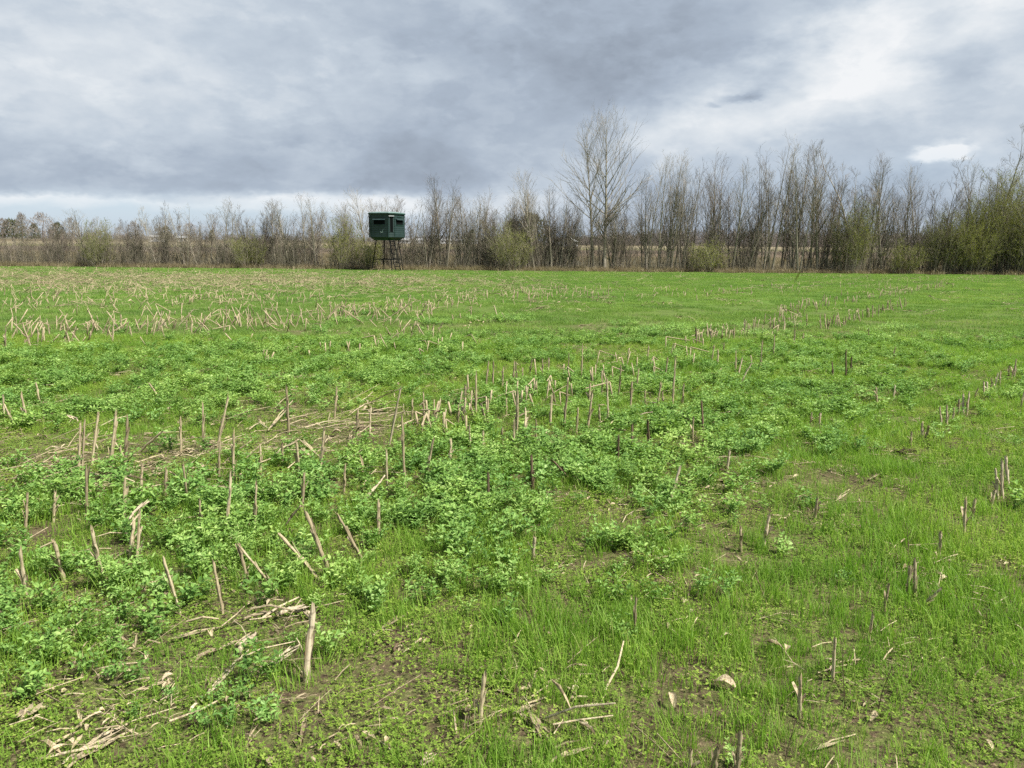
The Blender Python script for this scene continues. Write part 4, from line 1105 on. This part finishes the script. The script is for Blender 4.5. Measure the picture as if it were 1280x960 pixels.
SL = '''31,736,31,680 79,716,73,672,b 31,653,31,619 66,644,66,614 108,637,109,581 115,578,117,516 98,581,95,530,b 102,581,100,526 139,578,142,516 157,575,160,521 154,639,157,596,b 176,617,175,581
162,690,162,652 171,694,174,640,b 126,709,121,655 213,558,212,545 226,562,225,522 254,558,255,504 274,555,285,493 273,596,277,549 291,598,291,539 235,621,233,575 206,611,206,586 250,657,251,622
283,660,286,593 318,655,318,604 326,585,325,555 361,535,359,481 400,581,405,535 374,591,372,550,b 377,631,379,591 408,709,379,637 390,714,346,673 341,731,305,675 310,722,300,676 222,757,202,696 278,755,267,698
34,526,25,491 16,527,3,503 177,560,207,537 156,571,138,553 418,519,421,484 353,578,353,552 5,520,2,495 50,500,45,478 200,497,190,478
506,599,503,513 484,612,483,563 533,594,542,547 489,551,502,482,p 446,544,447,511 440,550,450,523 430,609,430,583 473,661,471,630 449,692,423,640 563,578,563,551 573,527,573,507 595,527,595,466 607,480,611,451
616,477,617,452 628,482,629,458 641,477,643,452 646,479,645,452,b 609,526,610,501,b 642,557,643,526 646,544,647,487 628,556,628,532 604,561,604,540 588,558,587,530 657,542,657,513 670,542,670,523 633,514,633,497
664,494,671,475 666,606,664,570,d 712,595,690,573,d 611,626,610,592,d 772,575,773,545,d 790,561,791,532,d 812,556,808,523,d 839,618,851,585,p 688,527,690,494 695,504,689,483,b 705,530,710,477 721,537,722,508
736,502,738,478 735,530,741,489 750,527,749,508 752,492,754,461 760,523,759,472 773,492,775,456 788,509,791,477 796,485,798,461 807,504,806,487 822,506,826,477 832,470,834,446 841,502,844,446 853,502,854,480
829,506,828,488 662,465,665,446 678,466,678,448 685,468,686,446 710,458,711,441 727,472,728,432 666,692,668,666,p 515,520,516,497 530,515,529,490 545,518,550,500 462,535,462,510 580,500,582,480
866,548,866,521 880,541,877,502,d 909,582,911,561,p 890,452,891,430 904,440,905,427 898,455,898,437 951,456,952,425 927,477,940,454,p 923,470,929,449,p 967,446,968,418 993,430,994,412 1004,426,1004,416
1058,469,1058,438,d 1064,462,1064,446,d 1042,470,1042,453,d 1086,425,1087,411,d 1117,447,1118,434 1097,500,1096,485 1117,494,1120,482,p 1013,526,1013,515,p 1025,528,1026,516,p 920,465,920,440 941,458,940,445
1178,528,1179,510 1184,527,1185,507 1191,524,1192,509 1198,516,1199,498 1204,513,1207,494 1209,513,1212,490 1217,495,1219,484 1231,492,1231,477 1235,489,1235,477 1240,485,1240,472 1244,482,1248,466 1250,477,1252,464 1260,471,1260,456 1264,470,1267,454 1268,469,1271,449
1276,507,1278,489 1153,544,1153,528 1158,544,1158,530 1139,552,1140,540 1248,615,1248,587 1254,615,1255,577 1261,600,1262,572 1239,626,1240,610 1206,662,1209,623 1216,643,1218,623 1175,690,1176,665
1019,640,1020,621 955,675,962,643,p 927,680,927,660 1105,757,1106,723 1136,734,1136,705 1145,736,1145,700 1042,837,1039,790,p 1001,883,1001,844 1086,790,1086,760 921,959,921,903 891,959,892,923 862,960,862,930 599,893,606,842 793,783,794,740
382,838,391,760,p 1154,749,1172,729'''
for it in SL.split():
    c = it.split(',')
    if float(c[0]) > 1130 and 440 < float(c[1]) < 640 and len(c) == 4 and rs.random() < 0.6: c.append('p')
    stub(*[float(q) for q in c[:4]], c[4] if len(c) > 4 else 's', 1.2 if it.startswith('382') else 1.0)
# rows that run away over the field: (x0, y0) -> (x1, y1), how many, tallness in metres, scatter in rows of the picture
for (x0, y0, x1, y1, n_, h0, h1, sp_) in [(1026, 412, 1136, 382, 34, .16, .30, 3), (968, 395, 1062, 368, 22, .12, .28, 6), (1106, 362, 1192, 358, 16, .14, .28, 2.5), (470, 428, 556, 412, 14, .12, .26, 4), (0, 428, 150, 416, 22, .15, .42, 10), (150, 414, 330, 405, 30, .15, .42, 9), (330, 405, 545, 392, 34, .15, .38, 6),
                                            (640, 372, 765, 368, 26, .10, .30, 5), (850, 430, 1010, 402, 12, .15, .3, 6), (0, 375, 240, 362, 16, .2, .4, 7), (860, 372, 940, 366, 6, .15, .3, 4), (560, 400, 640, 395, 6, .12, .25, 4)]:
    for i in range(n_):
        t = (i + rs.random()) / n_; px = x0 + (x1 - x0) * t; py = y0 + (y1 - y0) * t + rs.uniform(-sp_, sp_)
        X, Y = at(px, py, 0.03); h = rs.uniform(h0, h1); k_ = F / Y; ln_ = rs.gauss(0, 0.10 if x0 > 600 else 0.38) * h
        stub(px, py, px + ln_ * k_, py - (h - 0.03) * k_, rs.choice('ssssssb') if x0 < 600 else rs.choice('sssspsd') if rs.random() < 0.4 else 's', 1.15)
# labels: patches of stubble named by what stands around them, counted from the left
patches = [('sss', lambda x, y: y > 750, 'in grass at the very front'), ('a', lambda x, y: x < 430 and y > 600, 'in front left pea plants'), ('b', lambda x, y: x < 430 and y > 470, 'in the trampled middle left patch'),
           ('c', lambda x, y: x < 560 and y <= 470, 'in the tumbled far left row'), ('d', lambda x, y: x < 870 and y > 540, 'in the dense central pea plants'), ('e', lambda x, y: x < 870 and y > 425, 'in the middle stubble row'),
           ('f', lambda x, y: x < 950 and y <= 425, 'in distant stubble below the tallest trees'), ('g', lambda x, y: x > 1120 and y > 560, 'in the lower right edge row'), ('h', lambda x, y: x > 1130 and y > 440, 'in the neat row near right edge'),
           ('i', lambda x, y: y > 560, 'in open grass right of centre'), ('j', lambda x, y: y > 415, 'in peas right of centre'), ('k', lambda x, y: True, 'in the distant upper right row')]
stub_list.sort(key=lambda r_: -r_[4] / r_[0].location.y)
rest = MB(); rq = random.Random(66)
for (x0, y0, x1, y1, n_, sp_, h0, h1, ln_) in [(0, 364, 520, 352, 300, 9, .10, .28, .5), (0, 345, 400, 342, 70, 3, .15, .3, .4), (0, 416, 545, 394, 210, 17, .10, .30, .6), (0, 384, 420, 374, 150, 7, .12, .3, .5), (420, 392, 700, 368, 130, 9, .10, .26, .3), (640, 372, 770, 366, 60, 6, .1, .3, .3),
                                              (0, 338, 1280, 342, 220, 2, .12, .35, .3), (520, 545, 890, 440, 75, 20, .15, .26, .15), (970, 395, 1190, 356, 80, 4, .12, .3, .15), (860, 432, 1010, 400, 50, 8, .12, .26, .2), (300, 455, 620, 430, 26, 8, .14, .24, .3), (780, 372, 1280, 348, 120, 6, .1, .25, .3)]:
    for i in range(n_):
        t = rq.random(); X, Y = at(x0 + (x1 - x0) * t, max(337, y0 + (y1 - y0) * t + rq.gauss(0, sp_ * 0.6)), 0.0)
        if Y > float(hedge_y(X)): continue
        h = rq.uniform(h0, h1); z = float(gz(X, Y)); r_ = rq.uniform(0.007, 0.012)
        a_ = np.array([X, Y, z - 0.02]); b_ = a_ + np.array([rq.gauss(0, ln_) * h, rq.gauss(0, ln_) * h, h]); rest.tube([a_, (a_ + b_) / 2, b_], [r_, r_ * 0.95, r_ * 0.8], 5, True)
        if rq.random() < 0.3: rest.tube([b_, b_ + np.array([rq.gauss(0, .12), rq.gauss(0, .1), -0.05])], [r_ * 0.8, r_ * 0.5], 4)
for rec in stub_list[296:]:     # the smallest in view: one object
    o = rec[0]; mw = Matrix.LocRotScale(o.location, o.rotation_quaternion, o.scale); me_ = o.data
    rest.add([tuple(mw @ v.co) for v in me_.vertices], [tuple(p_.vertices) for p_ in me_.polygons]); bpy.data.objects.remove(o)
rest.obj('far_stubble', STALK, smooth=True, label='tiny distant tan corn stubble scattered over the far rows of the field', category='stubble', kind='stuff')
stub_list = stub_list[:296]
bins = {}
for rec in stub_list:
    for q in patches:
        if q[1](rec[1], rec[2]): bins.setdefault(q[2], []).append(rec); break
for nm, lst in bins.items():
    lst.sort(key=lambda r_: r_[1])
    for i, (o, bx, by, lean_, ln, kd) in enumerate(lst):
        look = {'s': 'tan', 'p': 'bleached pale', 'd': 'dark weathered', 'b': 'folded tan'}[kd]
        how = 'leaning left' if lean_ < -0.25 else 'leaning right' if lean_ > 0.25 else 'upright'
        o['label'] = '%s %s corn stub, %s from left, %s' % (look, how, ordinal(i), nm); o['category'] = 'corn stub'; o['group'] = 'cut corn stubs standing in the field'

G1 = 'corn stalks lying in the field'
for a in [(211, 802, 277, 784, 's', .9, 'straight tan stalk lying over dark soil at the lower left'), (302, 777, 348, 765, 's', 1.1, 'tan stalk lying left of the thick pale chunk'), (348, 771, 389, 768, 'p', 2.0, 'thick bleached stalk chunk lying against the split upright stub'),
          (331, 838, 377, 805, 'p', .8, 'pale thin stalk lying just left of the split upright stub'), (252, 878, 312, 812, 'p', .7, 'long thin pale stalk lying slantwise at the lower left'), (300, 818, 322, 800, 'p', 1.9, 'frayed pale sheath at the top of the long thin stalk'),
          (27, 905, 59, 884, 's', 1.8, 'short thick stalk chunk near the left edge at the front'), (80, 955, 160, 905, 'p', .9, 'uppermost stalk of the bundle in the lower left corner'), (84, 962, 167, 912, 's', .9, 'lowest stalk of the bundle in the lower left corner'), (100, 945, 140, 922, 's', .8, 'short middle stalk of the bundle in the lower left corner'),
          (190, 860, 215, 852, 's', .7, 'short stalk piece between the leaf disc and the long thin stalk'), (331, 948, 348, 960, 's', .7, 'small stalk piece cut by the bottom edge'), (640, 895, 685, 871, 's', .7, 'tan stalk lying crossed at the front centre'), (657, 886, 690, 933, 's', .8, 'darker stalk crossing under the tan one at the front centre'),
          (687, 955, 740, 935, 's', .9, 'stalk lying at the bottom edge right of centre'), (466, 796, 516, 762, 's', .8, 'stalk half buried in pea leaves at the front centre'), (492, 815, 512, 799, 'd', .9, 'dark short stalk below the half buried one'), (526, 958, 540, 942, 'p', .7, 'small pale piece at the bottom edge left of centre'),
          (568, 631, 594, 654, 'p', .9, 'pale stalk lying alone in dense peas left of centre'), (125, 581, 170, 576, 's', .9, 'stalk lying flat behind the leftmost stubs'), (0, 601, 75, 596, 's', 1.0, 'long stalk lying flat at the left edge of the middle patch'), (0, 616, 24, 607, 's', .8, 'short stalk at the left edge under the long flat one'),
          (143, 700, 172, 684, 's', .8, 'short stalk lying in front of two close stubs in the left peas'), (53, 718, 76, 705, 's', .6, 'thin stalk lying near the left edge in the peas'), (240, 586, 300, 577, 's', .7, 'thin stalk lying flat in the middle left patch'), (210, 584, 190, 589, 's', .7, 'small stalk lying near the middle left stubs'),
          (395, 523, 420, 522, 's', .8, 'short stalk lying far in the trampled patch'), (340, 540, 372, 538, 's', .8, 'short stalk beside the trampled patch stubs'), (429, 537, 447, 527, 's', .9, 'stalk lying in the trampled patch left of the pale leaning stub'),
          (455, 506, 480, 500, 's', .8, 'stalk lying beyond the pale leaning stub'), (1045, 627, 1062, 612, 's', .7, 'pale small stalk lying in open grass at the right'), (1087, 600, 1110, 586, 's', .7, 'stalk lying by the dark clod at the right'), (1012, 940, 1070, 918, 's', .5, 'thin stem lying in the grass at the lower right')]:
    lie(*a[:6], label=a[6], group=G1)
for a in [(335, 539, 366, 501, 's', .9, 'stalk propped up steeply in the middle left patch', .02, .16), (482, 594, 458, 623, 'p', .8, 'short propped stalk leaning down left in the centre peas', .14, .03), (307, 575, 325, 558, 's', .9, 'propped stalk right of the middle left stubs', .02, .10), (279, 581, 315, 550, 's', .8, 'long propped stalk crossing the middle left patch', .02, .14),
          (344, 570, 374, 549, 's', .9, 'left limb of the arched broken stalk', .05, .16), (400, 572, 374, 549, 's', .8, 'right limb of the arched broken stalk', .04, .16), (390, 573, 376, 560, 's', .7, 'short stalk leaning inside the arched broken stalk', .05, .12),
          (162, 650, 187, 627, 'p', 1.0, 'pale piece resting across the tops of two left stubs', .17, .22), (357, 658, 376, 632, 'p', .8, 'pale short stalk propped against a leaning stub', .06, .20), (265, 608, 300, 613, 's', .6, 'thin stalk caught on top of a left stub', .13, .10),
          (211, 590, 232, 606, 's', .8, 'stalk leaning between the left stubs', .15, .05), (85, 520, 98, 527, 'p', .9, 'pale folded top caught at the farthest left stubs', .28, .24), (158, 596, 182, 601, 'd', .8, 'dark folded top sticking out to the right of a left stub', .20, .18),
          (520, 525, 542, 512, 's', .9, 'propped stalk right of the pale leaning stub', .03, .14), (537, 523, 558, 510, 's', .9, 'second propped stalk right of the pale leaning stub', .03, .14), (643, 526, 660, 514, 's', .7, 'thin stalk caught across the centre stubs', .14, .20),
          (466, 533, 480, 533, 'd', .8, 'dark short folded stalk left of the pale leaning stub', .12, .14), (460, 505, 500, 486, 's', .8, 'stalk propped against the far side of the pale leaning stub', .02, .20), (800, 519, 816, 515, 'p', .6, 'thin pale leaf caught on a dark stub right of centre', .14, .16),
          (1000, 338, 992, 356, 'p', 1.6, 'long pale stem leaning alone at the far edge of the field', .75, .05), (976, 385, 1003, 396, 'p', 1.2, 'pale stalk leaning in the far stubble right of centre', .5, .05)]:
    lie(*a[:6], label=a[6], h1=a[7], h2=a[8], group='broken stalks propped among the stubs')

for i, (px, py, s_, rz, lab) in enumerate([(147, 850, 1.0, 0.3, 'tan oval scrap of dry leaf lying at the lower left'), (716, 872, .9, 1.2, 'curled reddish husk left of a pale leaf at the front centre'), (843, 886, 1.0, 1.4, 'curled tan husk in the grass right of the front centre'), (920, 862, 1.3, 2.6, 'pale folded husk standing in the grass at the lower right'),
                                          (1088, 905, 1.1, 0.5, 'tan husk half hidden in the grass at the lower right'), (900, 800, .9, 0.0, 'flat tan leaf scrap in the grass right of centre'), (265, 797, .8, 2.0, 'brown husk scrap by the straight tan stalk'), (203, 852, .7, .9, 'small tan scrap between the oval leaf and the long thin stalk'), (60, 578, 1.2, .2, 'crumpled leaf at the middle left edge'),
                                          (182, 826, .6, 2.0, 'tiny tan leaf scrap above the oval leaf'), (588, 790, .6, 1.0, 'small scrap beside the pea clump at the front centre'), (710, 840, .8, .5, 'pale scrap above the curled reddish husk'), (1240, 940, .8, 1.7, 'tan leaf scrap by the bare soil in the lower right corner'), (415, 545, 1.5, .1, 'crumpled leaf in the trampled patch'), (455, 515, 1.6, 1.0, 'crumpled pale leaf beyond the trampled patch')]):
    X, Y = at(px, py, 0.01); o = link('dry_husk', HUSK[i % 6], label=lab, category='corn husk', group='dry husk scraps on the ground'); o.location = (X, Y, float(gz(X, Y)) + 0.012); o.rotation_euler = (rs.uniform(-.3, .3), rs.uniform(-.3, .3), rz); o.scale = (s_, s_, s_)


# dry dark weed stems standing in the grass
def weed_stem(seed):
    rg = random.Random(seed); b = MB(); p, _ = limb(b, rg, (0, 0, -0.02), (rg.gauss(0, .1), rg.gauss(0, .1), 1), 0.24, 0.0028, 0.001, 6, 4, 0, 0.08)
    for j in range(7):
        p1, d1 = pt(p, rg.uniform(0.3, 0.95)); limb(b, rg, p1, side_dir(rg, d1, 0.7), rg.uniform(0.03, 0.08), 0.0013, 0.0007, 3, 3, 0.4, 0.1)
    return b.mesh('dry_weed', DARK)


WS = [weed_stem(990 + i) for i in range(4)]
for i, (px, by, ty, lab) in enumerate([(980, 960, 895, 'dark thin weed stem at the bottom edge right of centre'), (945, 665, 640, 'thin dark weed beside the pale split stub'), (960, 755, 700, 'dark weed stem left of the lower right stubs'), (1055, 870, 800, 'dark thin stem right of the pale front stub'), (1098, 885, 820, 'dark thin stem near the lower right husk'),
                                       (718, 850, 800, 'dark weed stem at the front centre'), (825, 880, 830, 'dark weed stem above the curled tan husk'), (1135, 700, 650, 'branched dark weed left of the lower right stubs'), (1215, 745, 705, 'dark weed near the right edge'), (908, 427, 400, 'dark bare weed in the far lane right of centre'), (344, 668, 640, 'dark weed in the left peas'), (1138, 570, 552, 'twiggy dark weed by the dark clod at the right')]):
    X, Y = at(px, by, 0.02); _, zt_ = on_plane(px, ty, Y); s_ = max(0.3, (zt_ - float(gz(X, Y))) / 0.24)
    o = link('dry_weed', WS[i % 4], label=lab, category='weed', group='dark dry weeds standing in the field'); o.location = (X, Y, float(gz(X, Y))); o.scale = (s_, s_, s_); o.rotation_euler = (0, 0, i * 1.3)


# the dark clod of soil with a twig in the grass at the right
rg = random.Random(12); b = MB()
for i in range(9):
    r_ = rg.uniform(0.02, 0.05); c = np.array([rg.gauss(0, .07), rg.gauss(0, .05), r_ * 0.4]); v = []
    for j in range(5):
        ph = -0.5 + j * 0.5
        for kk in range(8): q = kk / 8 * 6.283 + j; rr2 = r_ * math.cos(ph * 0.9) * rg.uniform(0.75, 1.2); v.append(c + np.array([math.cos(q) * rr2, math.sin(q) * rr2, math.sin(ph) * r_ * 0.8]))
    b.add(v, [(j * 8 + kk, j * 8 + (kk + 1) % 8, j * 8 + 8 + (kk + 1) % 8, j * 8 + 8 + kk) for j in range(4) for kk in range(8)] + [tuple(32 + kk for kk in range(8))])
X, Y = at(1130, 563, 0.02); CL = flat('wet_soil', (0.045, 0.028, 0.018), 0.9, 40, 0.2)
o = b.obj('soil_clod', CL, label='dark crumbled clod of soil lying in the grass at the right', category='soil clod'); o.location = (X, Y, float(gz(X, Y)) + 0.01); o.scale = (0.8, 0.7, 0.5)

# fallen straw: long thin pieces lying every way around the trampled spots and the rows
rg = random.Random(44); b = MB(); n_ = 0
SPOTS = [(60, 565, .9, 46), (250, 560, 1.0, 46), (400, 545, .8, 60), (450, 515, .9, 46), (150, 590, .8, 36), (270, 800, .28, 26), (110, 925, .2, 14), (690, 905, .2, 12), (40, 605, .5, 26), (600, 520, 1.4, 40), (740, 490, 1.6, 30), (330, 600, .9, 30), (200, 400, 6, 60), (900, 470, 2, 14), (1000, 700, 1.0, 12), (160, 700, .5, 14)]
for px, py, rr2, cnt2 in SPOTS:
    X0, Y0 = at(px, py)
    for i in range(int(cnt2 * (0.55 if Y0 > 4 else 0.4))):
        X = X0 + rg.gauss(0, rr2 * 0.6); Y = Y0 + rg.gauss(0, rr2 * 0.6); q = rg.gauss(0.2, 0.9); ln = rg.uniform(0.08, 0.42) * (1 if Y0 > 4 else 0.6)
        if Y < 1.2: continue
        d = np.array([math.cos(q), math.sin(q), rg.uniform(-0.05, 0.16 if rg.random() < 0.8 else 0.6)]) * ln
        a_ = np.array([X, Y, float(gz(X, Y)) + rg.uniform(0.01, 0.05)]); r_ = rg.uniform(0.0018, 0.0052); k2 = np.array([rg.gauss(0, .012), rg.gauss(0, .012), rg.uniform(-.005, .02)])
        b.tube([a_, a_ + d * 0.5 + k2, a_ + d], [r_, r_ * 0.95, r_ * 0.7], 6, True)
        if rg.random() < 0.35: leaf(b, a_ + d * 0.4, (rg.gauss(0, 1), rg.gauss(0, 1), 0.2), (0, 0, 1), rg.uniform(0.05, 0.14), rg.uniform(0.008, 0.02), 0.5)
b.obj('fallen_straw', STALK, label='loose tan straw and stalk pieces strewn flat over the trampled patches', category='straw', kind='stuff')
